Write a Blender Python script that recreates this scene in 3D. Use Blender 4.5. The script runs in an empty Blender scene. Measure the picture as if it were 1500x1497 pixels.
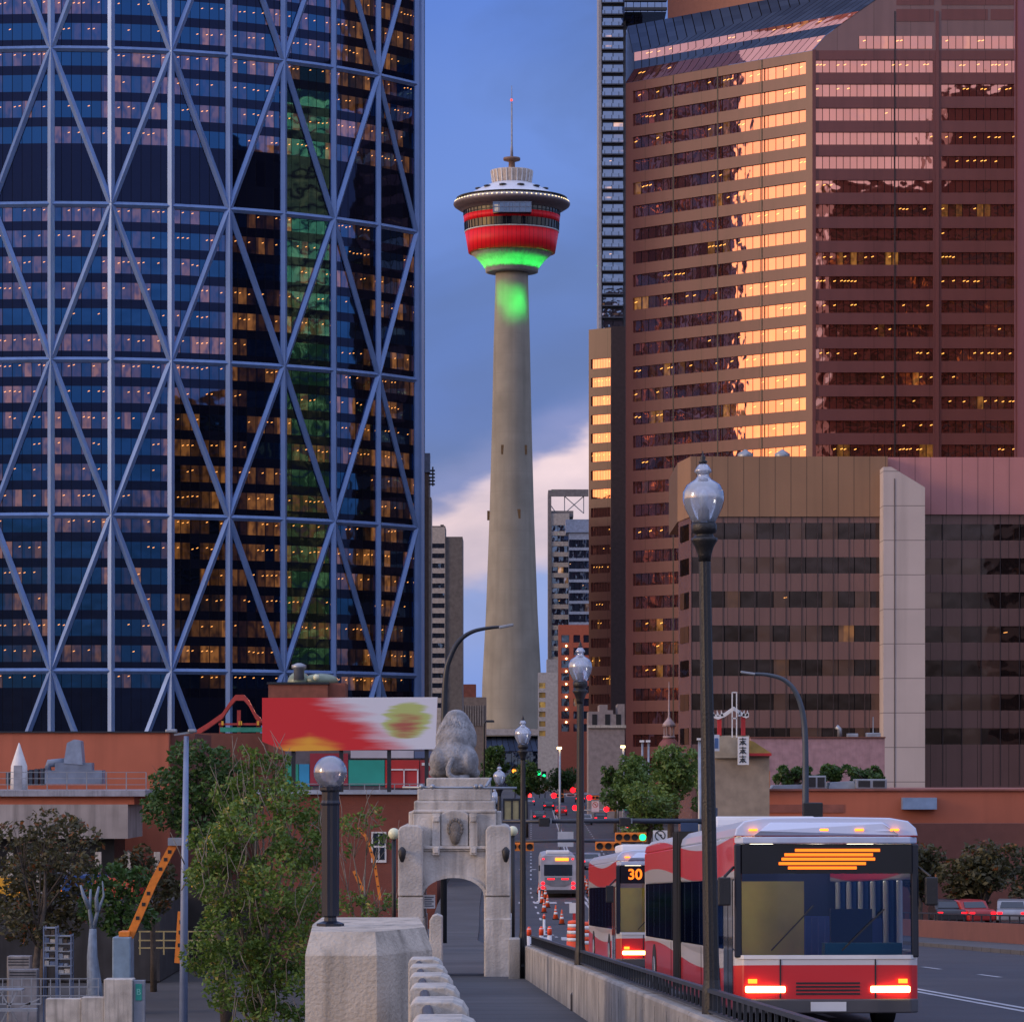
import bpy, bmesh, math, random
from mathutils import Vector, Matrix, noise as mnoise
R = math.radians
rnd = random.Random(7)
scene = bpy.context.scene
COL = scene.collection
F = 5000.0; HX = 750.0; HY = 1130.0          # telephoto: focal length in photo pixels, horizon line
def X(px, D): return (px - HX) / F * D
def Z(py, D): return (HY - py) / F * D
def P(px, py, D): return Vector((X(px, D), D, Z(py, D)))
OFF = {}
# ------------------------------------------------------------------ mesh builder
class MB:
    def __init__(s): s.v = []; s.f = []; s.uv = {}; s.mi = {}; s.sm = set()
    def vert(s, p): s.v.append(Vector(p)); return len(s.v) - 1
    def face(s, pts, uv=None, smooth=False, mi=0):
        i0 = len(s.v)
        for p in pts: s.v.append(Vector(p))
        s.f.append(list(range(i0, i0 + len(pts)))); k = len(s.f) - 1
        if uv: s.uv[k] = uv
        if smooth: s.sm.add(k)
        if mi: s.mi[k] = mi
        return s
    def box(s, x0, x1, y0, y1, z0, z1):
        return s.obox(Vector((x0, y0, z0)), Vector((x1 - x0, 0, 0)), Vector((0, y1 - y0, 0)), Vector((0, 0, z1 - z0)))
    def obox(s, o, a, b, c):
        o = Vector(o); a = Vector(a); b = Vector(b); c = Vector(c)
        if a.cross(b).dot(c) < 0: o = o + a; a = -a
        i = len(s.v)
        for k in ((0,0,0),(1,0,0),(1,1,0),(0,1,0),(0,0,1),(1,0,1),(1,1,1),(0,1,1)):
            s.v.append(o + a*k[0] + b*k[1] + c*k[2])
        for q in ((0,3,2,1),(4,5,6,7),(0,1,5,4),(1,2,6,5),(2,3,7,6),(3,0,4,7)):
            s.f.append([i + j for j in q])
        return s
    def cbox(s, c, sx, sy, sz, rz=0):
        a = Vector((math.cos(rz)*sx, math.sin(rz)*sx, 0)); b = Vector((-math.sin(rz)*sy, math.cos(rz)*sy, 0)); d = Vector((0,0,sz))
        return s.obox(Vector(c) - a/2 - b/2 - d/2, a, b, d)
    def bar(s, p0, p1, w, h, up=(0,0,1)):
        p0 = Vector(p0); p1 = Vector(p1); d = (p1 - p0); up = Vector(up)
        x = d.cross(up)
        if x.length < 1e-6: x = d.cross(Vector((0,1,0)))
        x = x.normalized(); y = x.cross(d).normalized()
        return s.obox(p0 - x*w/2 - y*h/2, x*w, d, y*h)
    def ring(s, c, ax, r, n, ph=0):
        ax = Vector(ax).normalized(); u = ax.orthogonal().normalized()
        if abs(ax.z) > .99: u = Vector((1,0,0))
        w = ax.cross(u); out = []
        for k in range(n):
            a = 2*math.pi*k/n + ph; out.append(s.vert(Vector(c) + u*math.cos(a)*r + w*math.sin(a)*r))
        return out
    def tube(s, pts, r, n=8, caps=True, smooth=True):
        pts = [Vector(p) for p in pts]; m = len(pts)
        rs = r if isinstance(r, (list, tuple)) else [r]*m
        rings = []; u = None
        for i in range(m):
            t = (pts[min(i+1, m-1)] - pts[max(i-1, 0)]).normalized()
            if u is None:
                u = Vector((1,0,0)) if abs(t.x) < .9 else Vector((0,1,0))
            u = (u - t*u.dot(t)).normalized(); w = t.cross(u)
            rings.append([s.vert(pts[i] + (u*math.cos(2*math.pi*k/n) + w*math.sin(2*math.pi*k/n))*rs[i]) for k in range(n)])
        for i in range(m-1):
            for k in range(n):
                s.f.append([rings[i][k], rings[i][(k+1)%n], rings[i+1][(k+1)%n], rings[i+1][k]])
                if smooth: s.sm.add(len(s.f)-1)
        if caps:
            s.f.append(rings[0][::-1]); s.f.append(rings[-1][:])
        return s
    def lathe(s, prof, c=(0,0,0), n=24, flute=0, smooth=True, a0=0, a1=None):
        c = Vector(c); rings = []; full = a1 is None; a1 = 2*math.pi if full else a1
        m = n if full else n+1
        for (r, z) in prof:
            rg = []
            for k in range(m):
                a = a0 + (a1-a0)*k/n; rr = r*(1 - (flute if k % 2 else 0))
                rg.append(s.vert(c + Vector((rr*math.cos(a), rr*math.sin(a), z))))
            rings.append(rg)
        for i in range(len(prof)-1):
            for k in range(n):
                j = (k+1) % m
                s.f.append([rings[i][k], rings[i][j], rings[i+1][j], rings[i+1][k]])
                if smooth: s.sm.add(len(s.f)-1)
        if full:
            if prof[0][0] > 1e-4: s.f.append(rings[0][::-1])
            if prof[-1][0] > 1e-4: s.f.append(rings[-1][:])
        return s
    def ball(s, c, rx, ry=None, rz=None, n=16, m=10):
        ry = ry or rx; rz = rz or rx; c = Vector(c); rings = []
        for i in range(m+1):
            t = math.pi*i/m
            rings.append([s.vert(c + Vector((rx*math.sin(t)*math.cos(2*math.pi*k/n), ry*math.sin(t)*math.sin(2*math.pi*k/n), -rz*math.cos(t)))) for k in range(n)])
        for i in range(m):
            for k in range(n):
                s.f.append([rings[i][k], rings[i][(k+1)%n], rings[i+1][(k+1)%n], rings[i+1][k]]); s.sm.add(len(s.f)-1)
        return s
    def prism(s, poly, vec, flip=False):
        poly = [Vector(p) for p in poly]; vec = Vector(vec); n = len(poly); i = len(s.v)
        s.v += poly + [p + vec for p in poly]
        fs = [list(range(i, i+n)), list(range(i+n, i+2*n))[::-1]] + [[i+(k+1)%n, i+k, i+n+k, i+n+(k+1)%n] for k in range(n)]
        # orient
        nrm = Vector((0,0,0))
        for k in range(n): nrm += poly[k].cross(poly[(k+1)%n])
        if nrm.dot(vec) > 0: fs = [f[::-1] for f in fs]
        s.f += fs; return s
    def build(s, name, mat, parent=None, bevel=0, weld=False):
        off = OFF.get(parent.name, Vector((0,0,0))) if parent else Vector((0,0,0))
        me = bpy.data.meshes.new(name)
        me.from_pydata([tuple(v - off) for v in s.v], [], s.f)
        if s.uv:
            ul = me.uv_layers.new(name='UVMap')
            for k, uv in s.uv.items():
                p = me.polygons[k]
                for li, c in zip(p.loop_indices, uv): ul.data[li].uv = c
        if not s.uv and (mat[0] if isinstance(mat, (list, tuple)) else mat).get('pane_uv'):
            ul = me.uv_layers.new(name='UVMap')
            for lp_ in me.loops: c_ = me.vertices[lp_.vertex_index].co; ul.data[lp_.index].uv = ((c_.x+c_.y)*.55+.5, c_.z/3+.5)
        for k in s.sm: me.polygons[k].use_smooth = True
        mats = mat if isinstance(mat, (list, tuple)) else [mat]
        for m_ in mats: me.materials.append(m_)
        for k, i in s.mi.items(): me.polygons[k].material_index = i
        if weld or s.sm:
            bm = bmesh.new(); bm.from_mesh(me)
            bmesh.ops.remove_doubles(bm, verts=bm.verts, dist=1e-5)
            bm.to_mesh(me); bm.free()
        me.update()
        o = bpy.data.objects.new(name, me); COL.objects.link(o)
        if parent:
            o.parent = parent
            if parent.name in OFF: OFF[o.name] = OFF[parent.name]
        if bevel:
            md = o.modifiers.new('bevel', 'BEVEL'); md.width = bevel; md.segments = 2; md.limit_method = 'ANGLE'; md.angle_limit = R(40)
        return o
def tag(o, label=None, cat=None, group=None, kind=None):
    if label: o['label'] = label
    if cat: o['category'] = cat
    if group: o['group'] = group
    if kind: o['kind'] = kind
    return o
def thing(name, label, cat, loc=(0,0,0), rz=0, group=None, world=True):
    o = bpy.data.objects.new(name, None); COL.objects.link(o)
    o.location = loc; o.rotation_euler = (0,0,rz); o.empty_display_size = .5
    tag(o, label, cat, group)
    if world: OFF[o.name] = Vector(loc)
    return o
def copy_tree(o, parent=None):
    c = o.copy(); COL.objects.link(c)
    if parent: c.parent = parent
    for ch in list(o.children): copy_tree(ch, c)
    return c
def repeat(src, loc, label, rz=None, scale=None):
    c = copy_tree(src); c.location = loc; c['label'] = label
    if rz is not None: c.rotation_euler = (0,0,rz)
    if scale: c.scale = (scale,)*3
    return c
# ------------------------------------------------------------------ materials
def newmat(name):
    m = bpy.data.materials.new(name); m.use_nodes = True; nt = m.node_tree; nt.nodes.clear()
    return m, nt, nt.nodes, nt.links
def nd(nt, t, **kw):
    n = nt.nodes.new(t)
    for k, v in kw.items():
        if k.startswith('i_'): n.inputs[int(k[2:])].default_value = v
        else: setattr(n, k, v)
    return n
def math_(nt, op, a, b=None, c=None, clamp=False):
    n = nt.nodes.new('ShaderNodeMath'); n.operation = op; n.use_clamp = clamp
    for i, v in enumerate((a, b, c)):
        if v is None: continue
        if isinstance(v, (int, float)): n.inputs[i].default_value = v
        else: nt.links.new(v, n.inputs[i])
    return n.outputs[0]
def mixc(nt, fac, a, b, mode='MIX'):
    n = nt.nodes.new('ShaderNodeMix'); n.data_type = 'RGBA'; n.blend_type = mode
    for i, v in ((0, fac), (6, a), (7, b)):
        if isinstance(v, (int, float)): n.inputs[i].default_value = v
        elif isinstance(v, tuple): n.inputs[i].default_value = (*v, 1) if len(v) == 3 else v
        else: nt.links.new(v, n.inputs[i])
    return n.outputs[2]
def mat(name, col, rough=.7, metal=0, var=.18, scale=1.5, bump=.0, bscale=20, streak=0, emit=None, estr=0, spec=.5, col2=None, sx=4):
    """plain surface: base colour broken up by two noises, optional vertical rain streaks and bump"""
    m, nt, N, L = newmat(name)
    out = nd(nt, 'ShaderNodeOutputMaterial'); b = nd(nt, 'ShaderNodeBsdfPrincipled'); L.new(b.outputs[0], out.inputs[0])
    tc = nd(nt, 'ShaderNodeTexCoord')
    n1 = nd(nt, 'ShaderNodeTexNoise'); n1.inputs['Scale'].default_value = scale; n1.inputs['Detail'].default_value = 6
    L.new(tc.outputs['Object'], n1.inputs['Vector'])
    c2 = col2 or tuple(c*(1-2*var) for c in col)
    f = math_(nt, 'MULTIPLY_ADD', n1.outputs[0], 2.2, -.6, clamp=True)
    c = mixc(nt, f, tuple(col), tuple(c2))
    if streak:
        mp = nd(nt, 'ShaderNodeMapping'); mp.inputs['Scale'].default_value = (sx, sx, .25)
        L.new(tc.outputs['Object'], mp.inputs[0])
        n2 = nd(nt, 'ShaderNodeTexNoise'); n2.inputs['Scale'].default_value = scale; n2.inputs['Detail'].default_value = 5
        L.new(mp.outputs[0], n2.inputs['Vector'])
        f2 = math_(nt, 'MULTIPLY_ADD', n2.outputs[0], 4, -1.9, clamp=True)
        f2 = math_(nt, 'MULTIPLY', f2, streak)
        c = mixc(nt, f2, c, tuple(x*.35 for x in col))
    L.new(c, b.inputs['Base Color'])
    b.inputs['Roughness'].default_value = rough; b.inputs['Metallic'].default_value = metal
    b.inputs['Specular IOR Level'].default_value = spec
    if bump:
        n3 = nd(nt, 'ShaderNodeTexNoise'); n3.inputs['Scale'].default_value = bscale; n3.inputs['Detail'].default_value = 5
        L.new(tc.outputs['Object'], n3.inputs['Vector'])
        bp = nd(nt, 'ShaderNodeBump'); bp.inputs['Strength'].default_value = bump; bp.inputs['Distance'].default_value = .05
        L.new(n3.outputs[0], bp.inputs['Height']); L.new(bp.outputs[0], b.inputs['Normal'])
    if emit:
        b.inputs['Emission Color'].default_value = (*emit, 1); b.inputs['Emission Strength'].default_value = estr
    return m
def lamp_mat(name, col, s):
    m, nt, N, L = newmat(name); out = nd(nt, 'ShaderNodeOutputMaterial'); e = nd(nt, 'ShaderNodeEmission')
    e.inputs[0].default_value = (*col, 1); e.inputs[1].default_value = s; L.new(e.outputs[0], out.inputs[0]); return m
def glass_mat(name, tint=(.5,.6,.8), refl=.6, base=(.02,.03,.05), lit=.3, litcol=(1,.55,.2), lits=.25, dash=.15, dashs=3.0,
              wave=.15, wscale=.35, frame=(.01,.01,.012), fw=.05, rough=.03, cluster=5, warm_low=None, blind=0, blindcol=(.5,.45,.4), dw=.2, dh=.022):
    """window ribbon: UV u counts panes, v counts floors.  Mirror-like coated glass over a dim room, some rooms lit."""
    m, nt, N, L = newmat(name)
    out = nd(nt, 'ShaderNodeOutputMaterial')
    uv = nd(nt, 'ShaderNodeUVMap'); uv.uv_map = 'UVMap'
    sp = nd(nt, 'ShaderNodeSeparateXYZ'); L.new(uv.outputs[0], sp.inputs[0])
    u, v = sp.outputs[0], sp.outputs[1]
    fu = math_(nt, 'FLOOR', u); fv = math_(nt, 'FLOOR', v)
    ru = math_(nt, 'FRACT', u); rv = math_(nt, 'FRACT', v)
    def wn(a, b_, seed):
        cb = nd(nt, 'ShaderNodeCombineXYZ'); L.new(a, cb.inputs[0]); L.new(b_, cb.inputs[1]); cb.inputs[2].default_value = seed
        w = nd(nt, 'ShaderNodeTexWhiteNoise'); w.noise_dimensions = '3D'; L.new(cb.outputs[0], w.inputs[0]); return w.outputs[0]
    cu = math_(nt, 'FLOOR', math_(nt, 'DIVIDE', u, cluster))
    r1 = wn(fu, fv, 1.3); r2 = wn(cu, fv, 7.7); r3 = wn(math_(nt, 'FLOOR', math_(nt, 'MULTIPLY', u, 2)), fv, 3.1)
    litm = math_(nt, 'LESS_THAN', math_(nt, 'MULTIPLY_ADD', r1, .35, math_(nt, 'MULTIPLY', r2, .65)), lit)
    # vertical furniture / column variation inside the lit room
    nz = nd(nt, 'ShaderNodeTexNoise'); nz.noise_dimensions = '2D'; nz.inputs['Scale'].default_value = 1.0; nz.inputs['Detail'].default_value = 1.5
    mp = nd(nt, 'ShaderNodeMapping'); mp.inputs['Scale'].default_value = (1.7, 1.5, 1); L.new(uv.outputs[0], mp.inputs[0]); L.new(mp.outputs[0], nz.inputs['Vector'])
    room = math_(nt, 'MULTIPLY_ADD', nz.outputs[0], 3.0, -.85, clamp=True)
    r4 = wn(fu, fv, 11.9); room = math_(nt, 'MULTIPLY', math_(nt, 'MULTIPLY_ADD', room, .7, .3), math_(nt, 'MULTIPLY_ADD', math_(nt, 'POWER', r4, 2.2), 1.7, .08))
    door = math_(nt, 'GREATER_THAN', ru, math_(nt, 'MULTIPLY', r3, .35)); room = math_(nt, 'MULTIPLY', room, math_(nt, 'MULTIPLY_ADD', door, .65, .35))
    e1 = math_(nt, 'MULTIPLY', math_(nt, 'MULTIPLY', litm, room), lits)
    # ceiling fittings: short bright dashes high in the pane
    hu0 = math_(nt, 'FRACT', math_(nt, 'MULTIPLY', u, 2))
    dv = math_(nt, 'LESS_THAN', math_(nt, 'ABSOLUTE', math_(nt, 'SUBTRACT', rv, math_(nt, 'MULTIPLY_ADD', hu0, .10, math_(nt, 'MULTIPLY_ADD', r3, .25, .56)))), dh)
    hu = math_(nt, 'FRACT', math_(nt, 'MULTIPLY', u, 2))
    du = math_(nt, 'LESS_THAN', math_(nt, 'ABSOLUTE', math_(nt, 'SUBTRACT', hu, .5)), dw)
    dm = math_(nt, 'LESS_THAN', r3, dash)
    gate = math_(nt, 'LESS_THAN', r2, min(1, lit + .25))
    e2 = math_(nt, 'MULTIPLY', math_(nt, 'MULTIPLY', math_(nt, 'MULTIPLY', dv, du), math_(nt, 'MULTIPLY', dm, gate)), dashs)
    fm = math_(nt, 'LESS_THAN', math_(nt, 'ABSOLUTE', math_(nt, 'SUBTRACT', ru, .5)), .5 - fw/2)   # 1 = glass
    em = nd(nt, 'ShaderNodeEmission'); em.inputs[0].default_value = (*litcol, 1)
    L.new(math_(nt, 'MULTIPLY', math_(nt, 'ADD', e1, e2), fm), em.inputs[1])
    df = nd(nt, 'ShaderNodeBsdfDiffuse')
    c = mixc(nt, r1, tuple(base), tuple(x*1.8 for x in base))
    if blind:
        bm_ = math_(nt, 'LESS_THAN', r1, blind); c = mixc(nt, bm_, c, tuple(blindcol))
    L.new(mixc(nt, fm, tuple(frame), c), df.inputs[0])
    gl = nd(nt, 'ShaderNodeBsdfGlossy'); gl.inputs['Roughness'].default_value = rough
    L.new(mixc(nt, math_(nt, 'MULTIPLY', r1, .35), tuple(tint), tuple(x*.6 for x in tint)), gl.inputs[0])
    # every pane bulges and leans a little
    tc = nd(nt, 'ShaderNodeTexCoord'); wz = nd(nt, 'ShaderNodeTexNoise'); wz.inputs['Scale'].default_value = wscale; wz.inputs['Detail'].default_value = 1.5
    L.new(tc.outputs['Object'], wz.inputs['Vector'])
    bp = nd(nt, 'ShaderNodeBump'); bp.inputs['Strength'].default_value = wave; bp.inputs['Distance'].default_value = .25
    L.new(wz.outputs[0], bp.inputs['Height']); L.new(bp.outputs[0], gl.inputs['Normal'])
    mx = nd(nt, 'ShaderNodeMixShader'); L.new(math_(nt, 'MULTIPLY', fm, refl), mx.inputs[0]); L.new(df.outputs[0], mx.inputs[1]); L.new(gl.outputs[0], mx.inputs[2])
    ad = nd(nt, 'ShaderNodeAddShader'); L.new(mx.outputs[0], ad.inputs[0]); L.new(em.outputs[0], ad.inputs[1])
    L.new(ad.outputs[0], out.inputs[0]); m['pane_uv'] = 1
    return m
def panel_mat(name, col, rough=.35, metal=0, spec=.5, joint=1.5, jz=0, jcol=.45, var=.08, bump=.02, axis=(1,0)):
    """cladding with thin vertical (and horizontal) joints measured along the wall"""
    m = mat(name, col, rough, metal, var, .15, bump, 3, .25, spec=spec); nt = m.node_tree; L = nt.links
    b = [n for n in nt.nodes if n.type == 'BSDF_PRINCIPLED'][0]
    src = b.inputs['Base Color'].links[0].from_socket
    tc = nd(nt, 'ShaderNodeTexCoord'); sp = nd(nt, 'ShaderNodeSeparateXYZ'); L.new(tc.outputs['Object'], sp.inputs[0])
    s = math_(nt, 'ADD', math_(nt, 'MULTIPLY', sp.outputs[0], axis[0]), math_(nt, 'MULTIPLY', sp.outputs[1], axis[1]))
    j = math_(nt, 'LESS_THAN', math_(nt, 'FRACT', math_(nt, 'DIVIDE', s, joint)), .05/joint*2)
    if jz:
        j2 = math_(nt, 'LESS_THAN', math_(nt, 'FRACT', math_(nt, 'DIVIDE', sp.outputs[2], jz)), .08/jz)
        j = math_(nt, 'MAXIMUM', j, j2)
    L.new(mixc(nt, j, src, tuple(c*jcol for c in col)), b.inputs['Base Color'])
    return m
def brick_mat(name, c1, c2, mortar, scale=1.0):
    m, nt, N, L = newmat(name); out = nd(nt, 'ShaderNodeOutputMaterial'); b = nd(nt, 'ShaderNodeBsdfPrincipled'); L.new(b.outputs[0], out.inputs[0])
    tc = nd(nt, 'ShaderNodeTexCoord'); mp = nd(nt, 'ShaderNodeMapping'); mp.inputs['Rotation'].default_value = (R(90), 0, 0)
    L.new(tc.outputs['Object'], mp.inputs[0]); br = nd(nt, 'ShaderNodeTexBrick'); L.new(mp.outputs[0], br.inputs['Vector'])
    br.inputs['Scale'].default_value = scale; br.inputs['Color1'].default_value = (*c1, 1); br.inputs['Color2'].default_value = (*c2, 1); br.inputs['Mortar'].default_value = (*mortar, 1)
    br.inputs['Brick Width'].default_value = .4; br.inputs['Row Height'].default_value = .13; br.inputs['Mortar Size'].default_value = .012
    nz = nd(nt, 'ShaderNodeTexNoise'); nz.inputs['Scale'].default_value = .6; L.new(tc.outputs['Object'], nz.inputs['Vector'])
    L.new(mixc(nt, math_(nt, 'MULTIPLY', nz.outputs[0], .5), br.outputs[0], tuple(x*.4 for x in c1)), b.inputs['Base Color'])
    b.inputs['Roughness'].default_value = .85
    return m
def leaf_mat(name, c1, c2, c3=None):
    m, nt, N, L = newmat(name); out = nd(nt, 'ShaderNodeOutputMaterial')
    at = nd(nt, 'ShaderNodeAttribute'); at.attribute_name = 'tint'
    c = mixc(nt, at.outputs['Fac'], tuple(c1), tuple(c2))
    if c3:
        c = mixc(nt, math_(nt, 'GREATER_THAN', at.outputs['Fac'], .9), c, tuple(c3))
    b = nd(nt, 'ShaderNodeBsdfPrincipled'); L.new(c, b.inputs['Base Color']); b.inputs['Roughness'].default_value = .55
    t = nd(nt, 'ShaderNodeBsdfTranslucent'); L.new(c, t.inputs[0])
    mx = nd(nt, 'ShaderNodeMixShader'); mx.inputs[0].default_value = .3; L.new(b.outputs[0], mx.inputs[1]); L.new(t.outputs[0], mx.inputs[2]); L.new(mx.outputs[0], out.inputs[0])
    return m
def globe_glass(name, tint, body=.3):
    m, nt, N, L = newmat(name); out = nd(nt, 'ShaderNodeOutputMaterial')
    tr = nd(nt, 'ShaderNodeBsdfTransparent'); tr.inputs[0].default_value = (*tint, 1)
    gl = nd(nt, 'ShaderNodeBsdfGlossy'); gl.inputs['Roughness'].default_value = .08; gl.inputs[0].default_value = (.9,.93,1,1)
    df = nd(nt, 'ShaderNodeBsdfTranslucent'); df.inputs[0].default_value = (.8,.85,.95,1)
    d2 = nd(nt, 'ShaderNodeBsdfDiffuse'); d2.inputs[0].default_value = (.75,.8,.9,1)
    m0 = nd(nt, 'ShaderNodeMixShader'); m0.inputs[0].default_value = .5; L.new(df.outputs[0], m0.inputs[1]); L.new(d2.outputs[0], m0.inputs[2])
    m1 = nd(nt, 'ShaderNodeMixShader'); m1.inputs[0].default_value = body; L.new(tr.outputs[0], m1.inputs[1]); L.new(m0.outputs[0], m1.inputs[2])
    fr = nd(nt, 'ShaderNodeFresnel'); fr.inputs[0].default_value = 1.6
    m2 = nd(nt, 'ShaderNodeMixShader'); L.new(math_(nt, 'MULTIPLY_ADD', fr.outputs[0], 1.2, .12, clamp=True), m2.inputs[0]); L.new(m1.outputs[0], m2.inputs[1]); L.new(gl.outputs[0], m2.inputs[2])
    L.new(m2.outputs[0], out.inputs[0]); return m
M = {}
M['concrete'] = mat('pale_concrete', (.56,.52,.46), .85, var=.22, scale=1.6, bump=.4, bscale=25, streak=.7)
M['kiosk'] = mat('weathered_limestone', (.62,.58,.53), .85, var=.24, scale=1.3, bump=.4, bscale=18, streak=.75)
M['barrier'] = mat('stained_concrete', (.38,.36,.33), .9, var=.25, scale=1.4, bump=.4, bscale=25, streak=.6, sx=1.3)
M['lionstone'] = mat('lion_stone', (.36,.36,.37), .9, var=.3, scale=4, bump=1.0, bscale=16, streak=.5)
M['towerconc'] = panel_mat('tower_concrete', (.33,.305,.25), .85, spec=.2, joint=4000, jz=5.5, jcol=.72, var=.14, bump=.1)
M['asphalt'] = mat('asphalt', (.040,.041,.046), .6, var=.32, scale=.35, bump=.2, bscale=30)
M['sidewalk'] = panel_mat('sidewalk_concrete', (.10,.10,.105), .85, spec=.3, joint=1.8, jcol=.35, var=.22, bump=.25, axis=(0,1))
M['earth'] = mat('town_ground', (.06,.058,.06), .9, var=.3, scale=.1)
M['white'] = mat('white_paint', (.7,.7,.7), .6, var=.1)
M['black'] = mat('black_iron', (.012,.012,.014), .45, var=.1, bump=.2, bscale=60)
M['darkmetal'] = mat('dark_metal', (.03,.035,.045), .4, metal=.3)
M['bluemetal'] = mat('grey_blue_steel', (.16,.21,.32), .45, metal=.3)
M['galv'] = mat('galvanised_steel', (.35,.38,.42), .45, metal=.6)
M['steel'] = mat('painted_steel_diagrid', (.16,.27,.53), .38, metal=.25, var=.1, scale=.25, streak=.3)
M['rust'] = mat('rust_stucco', (.45,.13,.07), .85, var=.08, scale=.3, bump=.1, streak=.2)
M['rustdark'] = mat('dark_rust_stucco', (.16,.06,.045), .85, var=.1)
M['red'] = mat('red_paint', (.5,.02,.02), .45, var=.1)
M['orange'] = mat('orange_paint', (.75,.22,.02), .45, var=.12, scale=4)
M['yellow'] = mat('yellow_paint', (.75,.45,.04), .5, var=.1)
M['rubber'] = mat('rubber', (.015,.015,.015), .8)
M['brick'] = brick_mat('red_brick', (.24,.055,.035), (.19,.045,.03), (.2,.12,.09), 1.6)
M['brown'] = panel_mat('brown_granite_panels', (.158,.055,.053), .33, spec=.42, joint=9.1, var=.06)
M['brownlow'] = panel_mat('brown_glazed_panels', (.19,.098,.085), .25, spec=.6, joint=1.8)
M['beige'] = panel_mat('beige_corrugated_cladding', (.30,.17,.095), .6, joint=1.8, jz=0)
M['pinkclad'] = panel_mat('pink_cladding', (.55,.24,.23), .6, joint=1.8)
M['pillar'] = panel_mat('white_stone_panels', (.60,.52,.49), .6, joint=50, jz=3.9, jcol=.3)
M['bark'] = mat('bark', (.09,.07,.055), .9, var=.3, scale=4, bump=.5, bscale=20)
M['palebark'] = mat('pale_bark', (.28,.24,.19), .9, var=.3, scale=4)
M['leafA'] = leaf_mat('leaves_green', (.035,.095,.015), (.16,.25,.035), (.36,.30,.07))
M['leafB'] = leaf_mat('leaves_dark', (.022,.06,.014), (.07,.145,.028))
M['leafC'] = leaf_mat('leaves_fresh', (.045,.10,.02), (.15,.24,.05))
M['leafD'] = leaf_mat('leaves_bronze', (.035,.035,.018), (.09,.085,.03), (.20,.07,.02))
M['acorn'] = globe_glass('acorn_glass', (.80,.9,1.0), .5)
M['globe'] = globe_glass('smoky_globe', (.6,.58,.6), .35)
M['milk'] = mat('milky_globe', (.72,.74,.5), .3, var=.03)
M['L_red'] = lamp_mat('red_lens', (1,.006,.012), 3.5); M['L_green'] = lamp_mat('green_lens', (.01,1,.22), 2.5)
M['L_amber'] = lamp_mat('amber_lens', (1,.22,.02), 2.5); M['L_white'] = lamp_mat('headlight_lens', (1,.66,.22), 6)
M['L_warm'] = lamp_mat('warm_lamp', (1,.65,.3), 6); M['L_led'] = lamp_mat('orange_led', (1,.16,.015), 1.6)
M['dimred'] = lamp_mat('dim_tail_lamp', (1,.03,.03), 3)
M['G_bow'] = glass_mat('bow_glass', (.022,.085,.23), .85, (.012,.016,.028), lit=.56, litcol=(1,.38,.09), lits=.085, dash=.40, dashs=1.2, wave=.2, wscale=.22, fw=.06, cluster=5)
M['S_bow'] = glass_mat('bow_spandrel_glass', (.016,.026,.07), .6, (.008,.01,.02), lit=0, dash=0, wave=.2, wscale=.2, fw=.05)
M['G_cop'] = glass_mat('copper_mirror_glass', (.98,.44,.33), .74, (.12,.04,.032), lit=.22, litcol=(1,.42,.08), lits=.12, dash=.26, dashs=1.8, dw=.34, dh=.028, wave=.15, wscale=.4, fw=.09, cluster=6)
M['G_brown'] = glass_mat('brown_grey_glass', (.24,.19,.19), .28, (.010,.007,.007), lit=.12, litcol=(1,.4,.1), lits=.2, dash=.03, dashs=1, wave=.2, wscale=.3, fw=.06, cluster=2, blind=.32, blindcol=(.11,.062,.045))
M['G_dark'] = glass_mat('blue_grey_glass', (.32,.44,.66), .55, (.02,.025,.035), lit=.12, litcol=(1,.5,.2), lits=.3, dash=.05, dashs=1.5, wave=.2, wscale=.4, fw=.08, cluster=3)
M['G_box'] = glass_mat('pod_box_glass', (.22,.32,.48), .45, (.02,.03,.05), lit=.1, litcol=(1,.7,.3), lits=.3, dash=0, fw=.03)
M['G_green'] = glass_mat('green_lit_glass', (.3,.5,.2), .12, (.13,.13,.03), lit=.6, litcol=(1,.60,.10), lits=.8, dash=.5, dashs=7, wave=.1, fw=.05)
M['G_bus'] = mat('bus_glass', (.012,.02,.035), .06, var=.0, spec=.8)
M['blueroof'] = glass_mat('sloped_blue_glazing', (.10,.14,.24), .25, (.03,.042,.07), lit=0, dash=0, wave=.1, fw=.10, rough=.35)
# ================================================================== WORLD, SUN, CAMERA
SUN_AZ = R(-112)      # from +Y, clockwise: behind the left shoulder
SUN_EL = R(7)
w = bpy.data.worlds.new('World'); scene.world = w; w.use_nodes = True
nt = w.node_tree; nt.nodes.clear(); L = nt.links
wo = nd(nt, 'ShaderNodeOutputWorld'); bg = nd(nt, 'ShaderNodeBackground'); L.new(bg.outputs[0], wo.inputs[0])
tc = nd(nt, 'ShaderNodeTexCoord'); sp = nd(nt, 'ShaderNodeSeparateXYZ'); L.new(tc.outputs['Generated'], sp.inputs[0])
dx, dy, dz = sp.outputs
def ramp(fac, stops, interp='EASE'):
    r = nd(nt, 'ShaderNodeValToRGB'); cr = r.color_ramp; cr.interpolation = interp
    while len(cr.elements) < len(stops): cr.elements.new(.5)
    for e, (p, c) in zip(cr.elements, stops): e.position = p; e.color = (*c, 1)
    L.new(fac, r.inputs[0]); return r.outputs[0]
mp = nd(nt, 'ShaderNodeMapping'); mp.inputs['Scale'].default_value = (1, 1, 2.2); L.new(tc.outputs['Generated'], mp.inputs[0])
n1 = nd(nt, 'ShaderNodeTexNoise'); n1.inputs['Scale'].default_value = 14; n1.inputs['Detail'].default_value = 5; n1.inputs['Roughness'].default_value = .5; L.new(mp.outputs[0], n1.inputs['Vector'])
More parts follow.
